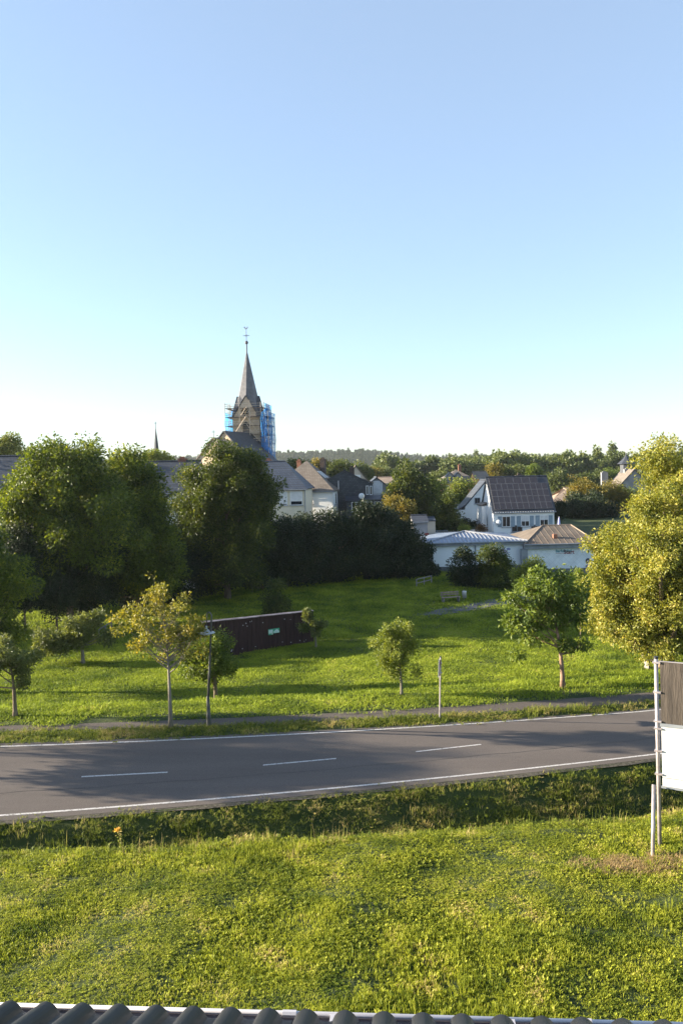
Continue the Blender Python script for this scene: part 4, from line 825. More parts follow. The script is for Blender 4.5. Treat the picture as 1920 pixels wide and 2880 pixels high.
shop = r; ap = P(1304, 1495, Y + 5); apx, apz = ap[0] - r.location.x, ap[2] - r.location.z
L0, R0_ = -w_ / 2 - .35, w_ / 2 + .35
A = (L0, -.35, zt); B = (R0_, -.35, zt); C1 = (R0_, 12.35, zt); D1 = (L0, 12.35, zt); T_ = (apx, 5, apz)
MB().add([A, B, C1, D1, T_], [(0, 1, 4), (1, 2, 4), (2, 3, 4), (3, 0, 4), (3, 2, 1, 0)]).build('roof', M_metalroof, r)
rb = MB(); n = 26
for k in range(1, n):
    x = L0 + (R0_ - L0) * k / n
    t = (x - L0) / (apx - L0) if x < apx else (R0_ - x) / (R0_ - apx)
    p0 = Vector((x, -.37, zt + .04)); top = Vector((x, -.35 + 5.35 * t, zt + (apz - zt) * t + .05))
    if (top - p0).length > .3: rb.tube([p0, top], .035, 4)
rb.tube([Vector(A) + Vector((0, 0, .05)), Vector(T_) + Vector((0, 0, .06))], .10, 6).tube([Vector(B) + Vector((0, 0, .05)), Vector(T_) + Vector((0, 0, .06))], .10, 6)
rb.build('roof_ribs', M_rib, r)
MB().tube([(L0, -.42, zt - .05), (R0_, -.42, zt - .05)], .09, 8).build('gutter', M_greymetal, r)
xd = P(1336, 1560, Y)[0] - r.location.x
MB().tube([(xd, -.08, h), (xd, -.08, -.3)], .07, 8).build('downpipe', M_greymetal, r)
# wall logos: skyline picture and oval emblem
M_lg1 = nmat('grey blue print', (.20, .26, .33), (.30, .36, .42), 5, .6); M_lg2 = nmat('blue print', (.08, .12, .38), (.10, .15, .42), 5, .6); M_lg3 = nmat('purple grey print', (.32, .28, .38), (.38, .34, .42), 5, .6)
def wx(u): return P(u, 1545, Y)[0] - shop.location.x
def wz(u, v): return P(u, v, Y)[2] - shop.location.z
lg = MB(); zb_ = wz(1400, 1556)
for u0, u1, v1 in ((1374, 1381, 1544), (1382, 1389, 1542), (1390, 1396, 1546), (1397, 1404, 1543)):
    lg.box(((wx(u0) + wx(u1)) / 2, -.012, (zb_ + wz(u0, v1)) / 2), (wx(u1) - wx(u0), .03, wz(u0, v1) - zb_))
lg.build('wall_emblem', M_lg1, shop)
lg = MB(); c0 = ((wx(1404) + wx(1424)) / 2, wz(1414, 1554)); rr2 = (wx(1424) - wx(1404)) / 2
lg.slab([(c0[0] + rr2 * math.cos(q_), -.03, c0[1] + rr2 * 1.1 * math.sin(q_)) for q_ in np.linspace(0, math.pi, 11)], .03).build('wall_emblem', M_lg3, shop)
lg = MB(); c0 = (wx(1429), wz(1429, 1544)); lg.slab([(c0[0] + .21 * math.cos(q_), -.03, c0[1] + .12 * math.sin(q_)) for q_ in np.linspace(0, 2 * math.pi, 21)[:-1]], .03); lb = lg.build('wall_emblem', M_lg2, shop)
MB().box((c0[0], -.034, c0[1]), (.26, .01, .05)).build('emblem_stripe', M_trim, lb)
MB().box((c0[0] - .1, -.012, wz(1429, 1554)), (.5, .02, .04)).build('emblem_stripe', M_lg2, shop)
# pavilion
Yp = 89.4
r, w_, h, zt = shopbox('pavilion', 'white walled pavilion with brown hipped roof next to the ribbed metal roof', 1482, 1669, Yp, 1604, 1528, 1541, 11, M_pavw)
pav = r; L0, R0_ = -w_ / 2 - .4, w_ / 2 + .4
rl, rr2 = P(1524, 1479, Yp + 5.5), P(1604, 1475, Yp + 5.5); X0, Zo = r.location.x, r.location.z; rz_ = (rl[2] + rr2[2]) / 2 - Zo
A = (L0, -.4, zt); B = (R0_, -.4, zt); C1 = (R0_, 11.4, zt); D1 = (L0, 11.4, zt); E1 = (rl[0] - X0, 5.5, rz_); F1 = (rr2[0] - X0, 5.5, rz_)
rf = MB().add([A, B, C1, D1, E1, F1], [(0, 1, 5, 4), (1, 2, 5), (2, 3, 4, 5), (3, 0, 4), (3, 2, 1, 0)]).build('roof', M_felt, r)
se = MB()
for k in range(1, 12):
    x = L0 + (R0_ - L0) * k / 12; t = min(1, (x - L0) / (E1[0] - L0), (R0_ - x) / (R0_ - F1[0]))
    se.tube([(x, -.4, zt + .01), (x, -.4 + 5.9 * t, zt + (rz_ - zt) * t + .01)], .018, 4)
for a_, b_ in ((A, E1), (B, F1), (E1, F1)): se.tube([Vector(a_) + Vector((0, 0, .02)), Vector(b_) + Vector((0, 0, .02))], .07, 5)
se.build('roof_seams', nmat('felt seam', (.21, .165, .125), (.26, .20, .15), 2, .9), rf)
p = P(1560, 1522, Yp + 1.3); cxx, czz = p[0] - X0, p[2] - Zo
MB().box((cxx, 1.4, czz + .15), (.42, .5, 1.25)).build('roof_vent', M_redbrick, r)
MB().tube([(L0, -.47, zt - .06), (R0_, -.47, zt - .06)], .08, 8).build('gutter', M_greymetal, r)
MB().box((-w_ / 2 - .35, -.05, h / 2), (.7, .5, h)).build('corner_pilaster', M_greymetal, r)
def text(body, font_h, loc, mat, parent, name='lettering'):
    cu = bpy.data.curves.new(name, 'FONT'); cu.body = body; cu.size = font_h; cu.extrude = .008; cu.offset = font_h * .02
    o = bpy.data.objects.new(name, cu); link(o); dg = bpy.context.evaluated_depsgraph_get(); dg.update()
    me = bpy.data.meshes.new_from_object(o.evaluated_get(dg)); bpy.data.objects.remove(o)
    me.materials.clear(); me.materials.append(mat)
    o = bpy.data.objects.new(name, me); link(o, parent); o.location = loc; o.rotation_euler = (R(90), 0, 0); return o
M_teal = nmat('teal print', (.05, .25, .30), (.06, .28, .33), 3, .6); M_dred = nmat('dark red print', (.22, .03, .05), (.25, .04, .06), 3, .6)
def qx(u): return P(u, 1550, Yp)[0] - X0
def qz(u, v): return P(u, v, Yp)[2] - Zo
text('Barfu\u00dfpfad', .40, (qx(1561), -.02, qz(1561, 1553)), M_teal, r); text('Start', .58, (qx(1584), -.02, qz(1584, 1557.5)), M_dred, r)
MB().box(((qx(1561) + qx(1583)) / 2, -.012, qz(1572, 1556)), (qx(1583) - qx(1561), .02, .03)).build('lettering_line', M_dred, r)
for v_, rad in ((1577, .27), (1594, .27)):
    c0 = (qx(1652), qz(1652, v_)); ob = MB().slab([(c0[0] + rad * math.cos(q_), -.03, c0[1] + rad * math.sin(q_)) for q_ in np.linspace(0, 2 * math.pi, 21)[:-1]], .03).build('round_emblem', M_lg2 if v_ > 1580 else M_black, r)
    MB().slab([(c0[0] + rad * .45 * math.cos(q_), -.036, c0[1] + rad * .45 * math.sin(q_)) for q_ in np.linspace(0, 2 * math.pi, 17)[:-1]], .006).build('emblem_ring', M_lg3, ob)
# flat roofed garages behind the shop
A, B = P(1180, 1500, 101), P(1385, 1500, 101)
g0 = tag(empty('garage_row', ((A[0] + B[0]) / 2, 103.5, 1.0)), 'low flat roofed garage row just behind the metal roof', 'garage')
MB().box((0, 2, .3), (B[0] - A[0], 8, 1.6)).build('wall', M_greyr, g0); MB().box((0, 2, 1.2), (B[0] - A[0] + .4, 8.4, .18)).build('roof', nmat('pale gravel roof', (.34, .33, .33), (.42, .41, .4), 5, .9), g0)
rl_ = MB()
for k in range(9): rl_.box((-4.3 + k * .4, -2.2, 1.55), (.05, .05, .55))
rl_.box((-2.7, -2.2, 1.84), (3.4, .07, .05)); rl_.build('railing', M_greymetal, g0)
# shed
r, q = simple('garden_shed', 'small grey shed with a dark red door left of the garages', 1160, 1200, 99, 1468, 1449, M_greyr, M_slate, 'x', dep=4, zb=.9, over=.2, cat='shed')
MB().box((q['a'] - .1, -q['b'] - .03, 1.2), (.5, .06, 1.9)).build('door', nmat('dark red paint', (.16, .03, .03), (.2, .04, .04), 3, .6), r)
simple('garden_shed', 'pale low shed right of the grey shed', 1200, 1222, 99.5, 1466, 1455, M_beige, M_slate, 'x', dep=3, zb=.9, over=.1, cat='shed', gutter=False)
# gazebo canopy
c = P(1357, 1470, 112); gz = tag(empty('gazebo', (c[0], 112, H(c[0], 112))), 'small grey canopy tent between hedge and solar house', 'gazebo')
hz_ = c[2] - H(c[0], 112); t0 = P(1357, 1461, 112)[2] - H(c[0], 112)
MB().add([(-.95, -.95, hz_ + .1), (.95, -.95, hz_ + .1), (.95, .95, hz_ + .1), (-.95, .95, hz_ + .1), (0, 0, t0 + .1), (-.95, -.95, hz_ - .1), (.95, -.95, hz_ - .1), (.95, .95, hz_ - .1), (-.95, .95, hz_ - .1)], [(0, 1, 4), (1, 2, 4), (2, 3, 4), (3, 0, 4), (5, 6, 1, 0), (6, 7, 2, 1), (7, 8, 3, 2), (8, 5, 0, 3)]).build('canopy', M_greyr, gz)
for sx in (-.9, .9):
    for sy in (-.9, .9): MB().tube([(sx, sy, 0), (sx, sy, hz_)], .04, 6).build('leg', M_greymetal, gz)
# folded parasol
c = P(1571, 1476, 101); z0 = H(c[0], 101); pz = P(1573, 1455, 101)[2]
ps = tag(empty('parasol', (c[0], 101, z0)), 'folded blue and white parasol standing at the right corner of the solar house', 'parasol')
MB().tube([(0, 0, 0), (0, 0, pz - z0 + .1)], .03, 6).build('pole', M_trim, ps)
MB().lathe((0, 0, 0), [(.04, pz - z0), (.12, pz - z0 - .3), (.18, pz - z0 - .9), (.10, pz - z0 - 1.0)], 10).build('cover', nmat('blue white cloth', (.12, .14, .5), (.6, .62, .8), 4, .8), ps)

# --- church with scaffolded tower
Yc = 190.0; sC = px(Yc)
pc = P(697, 1230, Yc); zg0 = 4.0; cxh = pc[0]
ch = tag(empty('church', (cxh, Yc + 3.2, zg0), R(-6)), 'stone church with tall slate spire, clock gables and weathercock', 'church')
def CZ(v, u=697): return P(u, v, Yc)[2] - zg0
hw = 3.15; zG, zE = CZ(1113), CZ(1176); zT = CZ(976)
MB().box((0, 0, zE / 2), (2 * hw, 2 * hw, zE)).build('tower', M_stone, ch)
cn = MB()
for z_ in (zE, zE - 3.9): cn.box((0, 0, z_), (2 * hw + .5, 2 * hw + .5, .35))
cn.build('cornice', M_stone, ch)
# spire: octagon blending to the square at the foot
vs = [(0, 0, zT)]; fs = []
def ring(rm, rc, z_):     # mid-face radius, corner radius
    out = []
    for k in range(8):
        th = k * math.pi / 4; rr3 = rm if k % 2 == 0 else rc; out.append((rr3 * math.cos(th), rr3 * math.sin(th), z_))
    return out
R1 = ring(2.25, 2.35, zG + .3); R2 = ring(2.5, 3.2, (zG + zE) / 2 + .5); R3 = ring(2.8, hw * 1.414 + .25, zE + .1)
vs += R1 + R2 + R3
for k in range(8):
    k2 = (k + 1) % 8; fs.append((0, 1 + k, 1 + k2))
    for o_ in (0, 8): fs.append((1 + o_ + k, 9 + o_ + k, 9 + o_ + k2, 1 + o_ + k2))
fs.append(tuple(17 + k for k in range(7, -1, -1)))
spire = MB().add(vs, fs).build('spire', brickmat('spire slate', (0.105, 0.108, 0.125), (0.145, 0.145, 0.16), (0.08, 0.08, 0.09), 0.5, 0.3, 0.02, 0.6, axis='SZ'), ch)
MB().tube([(0, 0, zT - .6), (0, 0, CZ(960))], .14, 8).build('spire_neck', M_iron, ch)
for k in range(4):
    th = k * math.pi / 2 - math.pi / 2; ct, st = math.cos(th), math.sin(th)
    def rt(x, y, z_): return (-y * st * -1 * -1 + 0, 0, 0)
    def T4(lx, ly, z_): return (lx * -st + ly * ct, lx * ct + ly * st, z_)   # lx along face, ly outward
    f = hw + .05
    MB().add([T4(-hw + .1, f, zE), T4(hw - .1, f, zE), T4(0, 2.5, zG), T4(-hw + .1, 0, zE), T4(hw - .1, 0, zE), T4(0, 0, zG)], [(0, 1, 2), (1, 4, 5, 2), (3, 0, 2, 5), (0, 3, 4, 1)]).build('gable', M_stone, ch)
    MB().slab([T4(-hw - .12, f + .2, zE - .1), T4(0, 2.7, zG + .12), T4(0, .5, zG + .12), T4(-hw - .12, .5, zE - .1)], -.14).slab([T4(0, 2.7, zG + .12), T4(hw + .12, f + .2, zE - .1), T4(hw + .12, .5, zE - .1), T4(0, .5, zG + .12)], -.14).build('gable_roof', M_slate, ch)
    zc = CZ(1158); cf = MB().slab([T4(.98 * math.cos(q_), f + .06, zc + .98 * math.sin(q_)) for q_ in np.linspace(0, 2 * math.pi, 25)[:-1]], .05).build('clock', M_black, ch)
    nb = MB()
    for q_ in range(12):
        a_ = q_ * math.pi / 6; x_, z_ = .82 * math.cos(a_), .82 * math.sin(a_)
        nb.tube([T4(x_ * .86, f + .1, zc + z_ * .86), T4(x_ * 1.08, f + .1, zc + z_ * 1.08)], .06, 4)
    nb.build('numeral', M_gold, cf)
    MB().tube([T4(0, f + .11, zc), T4(.45, f + .11, zc + .5)], .05, 4).tube([T4(0, f + .11, zc), T4(-.1, f + .11, zc - .38)], .06, 4).build('clock_hand', M_gold, cf)
    zw = CZ(1204)
    wq = MB().slab([T4(-.75, f, zw - 1.6), T4(.75, f, zw - 1.6), T4(.75, f, zw + .7), T4(.4, f, zw + 1.3), T4(0, f, zw + 1.5), T4(-.4, f, zw + 1.3), T4(-.75, f, zw + .7)], .04).build('window', M_black, ch)
    lv = MB()
    for q_ in range(7): lv.slab([T4(-.68, f + .04, zw - 1.5 + q_ * .32), T4(.68, f + .04, zw - 1.5 + q_ * .32), T4(.68, f + .14, zw - 1.42 + q_ * .32), T4(-.68, f + .14, zw - 1.42 + q_ * .32)], .03)
    lv.build('louvre', M_greyr, wq)
MB().lathe((0, 0, CZ(957)), [(0, -.45), (.28, -.33), (.42, 0), (.28, .33), (0, .45)], 14).build('ball', M_iron, ch, smooth=True)
MB().tube([(0, 0, CZ(957)), (0, 0, CZ(922))], .07, 6).tube([(-.75, 0, CZ(937)), (.75, 0, CZ(937))], .06, 6).tube([(-.3, 0, CZ(937)), (0, 0, CZ(933)), (.3, 0, CZ(937)), (0, 0, CZ(941)), (-.3, 0, CZ(937))], .03, 4).build('cross', M_iron, ch)
zc = CZ(917); ckp = [(-.75, .35), (-.5, .6), (-.3, .55), (-.15, .2), (.15, .12), (.35, .5), (.6, .6), (.62, .3), (.35, -.15), (.08, -.35), (-.1, -.35), (-.35, -.1), (-.45, .2)]
MB().slab([(x_ * .75, -.04, zc + z_ * .75) for x_, z_ in ckp[::-1]], -.08).build('weathercock', M_zinc, ch)
# nave, running from the tower to the left and towards the viewer
pn = P(632, 1215, 182); nave_r = pn[2] - zg0
def rotin(px_, py_):
    dx, dy = px_ - cxh, py_ - (Yc + 3.2); a_ = R(6); return (dx * math.cos(a_) - dy * math.sin(a_), dx * math.sin(a_) + dy * math.cos(a_))
def gable_block(name, p0, p1, half, zr, ze, mw, mr, parent):
    """ridge from p0 (free gable) to p1, in church coordinates"""
    a_ = Vector((p0[0], p0[1])); b_ = Vector((p1[0], p1[1])); d_ = (b_ - a_).normalized(); n_ = Vector((-d_.y, d_.x))
    def q_(P_, s, z_): return (P_.x + n_.x * s, P_.y + n_.y * s, z_)
    wl = MB().add([q_(a_, -half, 0), q_(a_, half, 0), q_(a_, half, ze), q_(a_, 0, zr - .1), q_(a_, -half, ze), q_(b_, -half, 0), q_(b_, half, 0), q_(b_, half, ze), q_(b_, 0, zr - .1), q_(b_, -half, ze)], [(1, 0, 4, 3, 2), (5, 6, 7, 8, 9), (0, 5, 9, 4), (6, 1, 2, 7)]).build(name, mw, parent)
    a2 = a_ - d_ * .35; k_ = (zr - ze) / half; h2 = half + .4; z2 = ze - .4 * k_
    MB().slab([q_(a2, -h2, z2), q_(b_, -h2, z2), q_(b_, 0, zr), q_(a2, 0, zr)], -.2).slab([q_(b_, h2, z2), q_(a2, h2, z2), q_(a2, 0, zr), q_(b_, 0, zr)], -.2).build(name + '_roof', mr, parent)
n0 = rotin(*P(631, 1215, 180)[:2]); n1 = rotin(cxh + 1.0, Yc + 1)
gable_block('nave', n0, n1, 6.0, nave_r, nave_r - 6.4, M_stone, M_slate, ch)
c0_ = rotin(*P(601, 1231, 178)[:2]); c1_ = rotin(*P(640, 1231, 183)[:2]); zch = P(601, 1232, 178)[2] - zg0
gable_block('choir', c0_, c1_, 5.0, zch, zch - 5.2, M_stone, M_slatewarm, ch)
MB().tube([(c0_[0], c0_[1], zch), (c0_[0], c0_[1], P(600, 1209, 178)[2] - zg0)], .06, 5).tube([(c0_[0] - .45, c0_[1], P(600, 1215, 178)[2] - zg0), (c0_[0] + .45, c0_[1], P(600, 1215, 178)[2] - zg0)], .05, 5).build('ridge_cross', M_iron, ch)

# --- scaffolding round the tower
sfd = tag(empty('scaffolding', (cxh, Yc + 3.2, zg0), R(-6)), 'steel scaffolding with brown planks and blue nets wrapped round the church tower', 'scaffolding')
M_net, t_, b__ = base_mat('blue debris net'); b__.inputs['Base Color'].default_value = (.03, .27, .68, 1); b__.inputs['Roughness'].default_value = .7
tcn = t_.nodes.new('ShaderNodeTexCoord'); nn_ = t_.nodes.new('ShaderNodeTexNoise'); nn_.inputs['Scale'].default_value = 1.2; t_.links.new(tcn.outputs['Object'], nn_.inputs['Vector'])
tp = t_.nodes.new('ShaderNodeBsdfTransparent'); tl = t_.nodes.new('ShaderNodeBsdfTranslucent'); tl.inputs[0].default_value = (.03, .33, .80, 1); m1 = t_.nodes.new('ShaderNodeMixShader'); m1.inputs[0].default_value = .5
m2 = t_.nodes.new('ShaderNodeMixShader'); rp = t_.nodes.new('ShaderNodeMapRange'); rp.inputs['From Min'].default_value = .35; rp.inputs['From Max'].default_value = .65; rp.inputs['To Min'].default_value = .45; rp.inputs['To Max'].default_value = .88
t_.links.new(nn_.outputs[0], rp.inputs[0]); t_.links.new(rp.outputs[0], m2.inputs[0])
t_.links.new(b__.outputs[0], m1.inputs[1]); t_.links.new(tl.outputs[0], m1.inputs[2]); t_.links.new(tp.outputs[0], m2.inputs[1]); t_.links.new(m1.outputs[0], m2.inputs[2]); t_.links.new(m2.outputs[0], t_.nodes['Material Output'].inputs[0])
a_ = hw + .45; b2 = hw + 1.35; lv0 = CZ(1173); levels = [lv0 + 2 * k for k in range(-9, 2)]; xin = [-b2, -a_, 0, a_, b2]
topz = lv0 + 3.2
def pole(x, y, z0, z1): MB().tube([(x, y, z0), (x, y, z1)], .07, 5, cap=False).build('standard', M_planksteel, sfd)
def wide(s): return s
for (x, y) in [(s * b2, t) for s in (-1, 1) for t in (-b2, -a_ * .33, a_ * .33, b2)] + [(t, s * b2) for s in (-1, 1) for t in (-a_ * .33, a_ * .33)] + [(s * a_, t) for s in (-1, 1) for t in (-a_, a_)]:
    tz = topz if abs(x) > a_ or True else topz; pole(x, y, 0, tz + (.6 if abs(x) < a_ * .5 else 0))
for k, z_ in enumerate(levels):
    up2 = z_ > lv0 + 1
    d2 = MB(); oo, ii_ = b2, a_
    for s in (-1, 1):
        d2.box((s * (oo + ii_) / 2, 0, z_), (oo - ii_, 2 * oo, .10)); d2.box((0, s * (oo + ii_) / 2, z_), (2 * ii_, oo - ii_, .10))
    if z_ > 3: d2.build('platform', M_plank, sfd)
    if z_ > 3:
        ra = MB()
        for hh in (.5, 1.0):
            for s in (-1, 1): ra.tube([(s * oo, -oo, z_ + hh), (s * oo, oo, z_ + hh)], .04, 4, cap=False).tube([(-oo, s * oo, z_ + hh), (oo, s * oo, z_ + hh)], .04, 4, cap=False)
        ra.build('guard_rail', M_planksteel, sfd)
def brace(x0, z0, x1, z1, y=-b2 - .08): MB().tube([(x0, y, z0), (x1, y, z1)], .05, 5).build('brace', M_planksteel, sfd)
def bp_(cu, cv): p_ = P(560 + cu / 5.227, 880 + cv / 5.227, Yc); return p_[0] - cxh, p_[2] - zg0
for (u0, v0, u1, v1) in ((735, 1515, 565, 1770), (735, 1515, 900, 1755), (740, 1640, 895, 1860), (735, 1390, 655, 1510), (735, 1390, 800, 1500), (640, 1715, 590, 1790), (640, 1715, 740, 1830)):
    x0, z0 = bp_(u0, v0); x1, z1 = bp_(u1, v1); brace(x0, z0, x1, z1)
# the stair tower on the right side and the nets
zlow = 2.0; ox = b2 + .85
for (x, y) in ((ox, -b2 + .3), (ox, -.2), (ox, b2 - .6)): pole(x, y, 0, lv0 + 1.2)
for z_ in levels[2:-1]:
    MB().box(((ox + b2) / 2 + .03, 0, z_ + .02), (ox - b2, 2 * b2 - .8, .10)).build('platform', M_plank, sfd)
    MB().tube([(ox, -b2 + .3, z_ + 1), (ox, b2 - .6, z_ + 1)], .04, 4).tube([(b2, -b2 + .3, z_ + 1), (ox, -b2 + .3, z_ + 1)], .04, 4).build('guard_rail', M_planksteel, sfd)
def net(pts): 
    q_ = [Vector(p_) for p_ in pts]; n = 12; vs = []; rs = np.random.default_rng(int(abs(pts[0][0] * 100)))
    for i in range(n + 1):
        for j in range(n + 1):
            s_, t2 = i / n, j / n; p_ = q_[0].lerp(q_[1], s_).lerp(q_[3].lerp(q_[2], s_), t2); nrm = (q_[1] - q_[0]).cross(q_[3] - q_[0]).normalized()
            vs.append(p_ + nrm * (.12 * math.sin(i * 1.3 + j * .8) + rs.uniform(-.04, .04)))
    MB().add(vs, [(i * (n + 1) + j, (i + 1) * (n + 1) + j, (i + 1) * (n + 1) + j + 1, i * (n + 1) + j + 1) for i in range(n) for j in range(n)]).build('debris_net', M_net, sfd)
net([(b2 + .1, -b2 - .05, CZ(1290)), (b2 + .1, b2, CZ(1290)), (b2 + .1, b2, lv0 + 3.0), (b2 + .1, -b2 - .05, lv0 + 3.0)])
net([(a_ + .1, -b2 - .12, CZ(1270)), (b2 + .8, -b2 - .12, CZ(1270)), (b2 + .5, -b2 - .12, lv0 + 1.8), (a_ + .1, -b2 - .12, lv0 + .6)])
net([(ox + .1, -b2 + .2, CZ(1300)), (ox + .1, b2 - .5, CZ(1300)), (ox + .1, b2 - .5, lv0 + 1), (ox + .1, -b2 + .2, lv0 + 1)])
net([(-b2 - .1, b2, CZ(1222)), (-b2 - .1, -b2, CZ(1222)), (-b2 - .1, -b2, lv0 + 1), (-b2 - .1, b2, lv0 + 1)])
net([(-b2 - .8, b2 + .1, CZ(1222)), (-a_, b2 + .1, CZ(1222)), (-a_, b2 + .1, lv0 + 3.2), (-b2 - .8, b2 + .1, lv0 + 2.2)])
net([(b2, -b2 + .25, CZ(1322)), (ox + 1.6, -b2 + .25, CZ(1322)), (ox + .1, -b2 + .25, CZ(1255)), (b2, -b2 + .25, CZ(1255))])

# --- small far steeple
Ys = 300.0; p = P(441, 1285, Ys); z0 = H(p[0], Ys); s3 = px(Ys)
st_ = tag(empty('steeple', (p[0], Ys, z0)), 'small thin dark steeple far off on the left', 'steeple')
def SZ(v): return P(440, v, Ys)[2] - z0
MB().box((0, 0, SZ(1300) / 2), (16 * s3, 16 * s3, SZ(1300))).build('tower', M_stone, st_)
MB().lathe((0, 0, 0), [(10.5 * s3, SZ(1300)), (8.6 * s3, SZ(1281)), (5.0 * s3, SZ(1243)), (1.0 * s3, SZ(1207)), (.1 * s3, SZ(1200))], 8).build('spire', M_slate, st_)
MB().tube([(0, 0, SZ(1204)), (0, 0, SZ(1186))], .1, 5).tube([(-.5, 0, SZ(1190)), (.5, 0, SZ(1190))], .08, 5).build('cross', M_iron, st_)
HAZE = 0.00008
# ------------------------------------------------------------------ things on the meadow and beside the road
# dark plank wall with two notices
A = P(568, 1812, 52); B = P(882, 1774, 57); A[2] = H(A[0], A[1]); B[2] = H(B[0], B[1]); L = math.hypot(B[0] - A[0], B[1] - A[1]); ang = math.atan2(B[1] - A[1], B[0] - A[0])
zAt, zBt = P(568, 1752, 52)[2], P(882, 1719, 57)[2]
z0 = (A[2] + B[2]) / 2
pw_ = tag(empty('plank_wall', (A[0], A[1], z0), ang), 'dark brown plank wall with a light capping board and small holes on the meadow', 'wall')
M_pl = nmat('dark red brown planks', (.024, .011, .012), (.046, .022, .022), 3, .8, stretch=(3, 1, .3), bump=.3)
n = 26; pwid = L / n; pb = MB()
rs = np.random.default_rng(5)
for k in range(n):
    x = pwid * (k + .5); zt_ = (zAt + (zBt - zAt) * x / L) - z0; pb.box((x, rs.uniform(-.012, .012), zt_ / 2 - .15), (pwid - .015, .05, zt_ + .3))
pl = pb.build('planks', M_pl, pw_)
hb = MB()
for k in range(26):
    x = rs.uniform(.3, L - .3); zt_ = (zAt + (zBt - zAt) * x / L) - z0; z_ = rs.choice([rs.uniform(.15, .4), rs.uniform(zt_ - .6, zt_ - .2)]); s = rs.uniform(.025, .045)
    hb.slab([(x + s * math.cos(q_), -.04, z_ + s * math.sin(q_)) for q_ in np.linspace(0, 2 * math.pi, 9)[:-1]], .02)
hb.build('knots', nmat('pale wood knots', (.35, .33, .36), (.45, .42, .45), 3, .8), pl)
cb = MB()
for k in range(4):
    x0, x1 = L * k / 4 + .02, L * (k + 1) / 4 - .02; za, zc_ = [(zAt + (zBt - zAt) * x / L) - z0 for x in (x0, x1)]
    cb.add([(x0, -.11, za + .01), (x1, -.11, zc_ + .01), (x1, .11, zc_ + .05), (x0, .11, za + .05), (x0, -.11, za + .05), (x1, -.11, zc_ + .05), (x1, .11, zc_ + .10), (x0, .11, za + .10)], [(0, 3, 2, 1), (4, 5, 6, 7), (0, 1, 5, 4), (1, 2, 6, 5), (2, 3, 7, 6), (3, 0, 4, 7)])
cb.build('capping', nmat('weathered grey capping', (.14, .11, .11), (.36, .30, .31), 2.5, .7, stretch=(.6, 3, 1)), pw_)
for x in (.05, L / 3, 2 * L / 3, L - .05): MB().box((x, .09, .6), (.12, .12, 1.9)).build('post', M_pl, pw_)
M_sg = nmat('green sign print', (.05, .35, .20), (.06, .40, .24), 2, .5); M_sw = nmat('pale sign print', (.45, .62, .60), (.60, .72, .72), 4, .5)
def wallx(u):   # where the viewing ray through column u meets the wall
    d = ray(u, 1770); t = (A[0] * math.sin(ang) - A[1] * math.cos(ang)) / (d[0] * math.sin(ang) - d[1] * math.cos(ang)); return (d[0] * t - A[0]) * math.cos(ang) + (d[1] * t - A[1]) * math.sin(ang), d[1] * t
for u0, u1, v0, v1, nm in ((753, 766, 1770, 1786, 'green and white information notice on the plank wall, left of two'), (767, 784, 1768, 1781, 'green information notice with a white hill picture on the plank wall, right of two')):
    x0, Y0 = wallx(u0); x1, Y1 = wallx(u1); zt_ = P(u0, v0, Y0)[2] - z0; zb_ = P(u0, v1, Y0)[2] - z0
    wx0, wy0 = A[0] + math.cos(ang) * x0 + math.sin(ang) * .07, A[1] + math.sin(ang) * x0 - math.cos(ang) * .07
    so = tag(empty('notice_board', (wx0, wy0, z0), ang), nm, 'sign')
    w2 = x1 - x0; h2 = zt_ - zb_; zc_ = (zt_ + zb_) / 2
    MB().box((w2 / 2, 0, zc_), (w2, .03, h2)).build('board', M_sg, so)
    if u0 < 760:
        MB().box((w2 / 2, -.018, zc_ + .05 * h2), (w2 * .9, .008, h2 * .62)).build('print', M_sw, so)
        MB().box((w2 * .82, -.0185, zc_ - h2 * .38), (w2 * .25, .008, h2 * .14)).build('print', M_trim, so)
    else:
        q_ = [(.05, .06), (.95, .06), (.95, .45), (.82, .5), (.75, .72), (.6, .8), (.42, .78), (.3, .62), (.18, .55), (.05, .42)]
        MB().slab([(w2 * a_, -.023, zb_ + h2 * b_) for a_, b_ in q_], .008).build('print', M_sw, so)

# street lamp
lx, ly = -5.38, 31.9; lz = H(lx, ly)
lp = tag(empty('street_lamp', (lx, ly, lz)), 'slim dark lamp post with hook neck and hanging disc shade beside the path', 'street lamp')
tz = P(592, 1722, ly)[2] - lz; dx = P(595, 1722, ly)[0] - lx
MB().lathe((0, 0, -.05), [(.09, 0), (.09, .5), (.075, .55), (.065, 1.2), (.06, 1.25)], 12).build('base_sleeve', M_lampm, lp, smooth=True)
sl_ = dx / tz
MB().tube([(0, 0, 1.0), (sl_ * 1.7, 0, 2.2), (sl_ * (tz - .5), 0, tz - .5), (sl_ * tz, 0, tz - .12), (sl_ * tz - .05, 0, tz - .02), (sl_ * tz - .12, 0, tz + .01), (sl_ * tz - .17, 0, tz - .06), (sl_ * tz - .19, 0, tz - .25), (sl_ * tz - .21, 0, tz - .52)], [.055, .05, .035, .03, .028, .026, .022, .02, .018], 10).build('pole', M_lampm, lp, smooth=True)
hd = MB().lathe((sl_ * tz - .22, 0, tz - .80), [(0, .28), (.04, .27), (.05, .15), (.09, .12), (.12, .06), (.30, .025), (.34, 0), (.33, -.012), (.14, .01), (0, .01)], 20).build('shade', nmat('pale grey enamel', (.30, .32, .32), (.38, .40, .40), 3, .4), lp, smooth=True)
MB().lathe((sl_ * tz - .22, 0, tz - .80), [(.17, .01), (.17, -.06), (.12, -.09), (0, -.10)], 16).build('lens', nmat('lamp lens', (.6, .6, .55), (.7, .7, .65), 3, .25), hd, smooth=True)

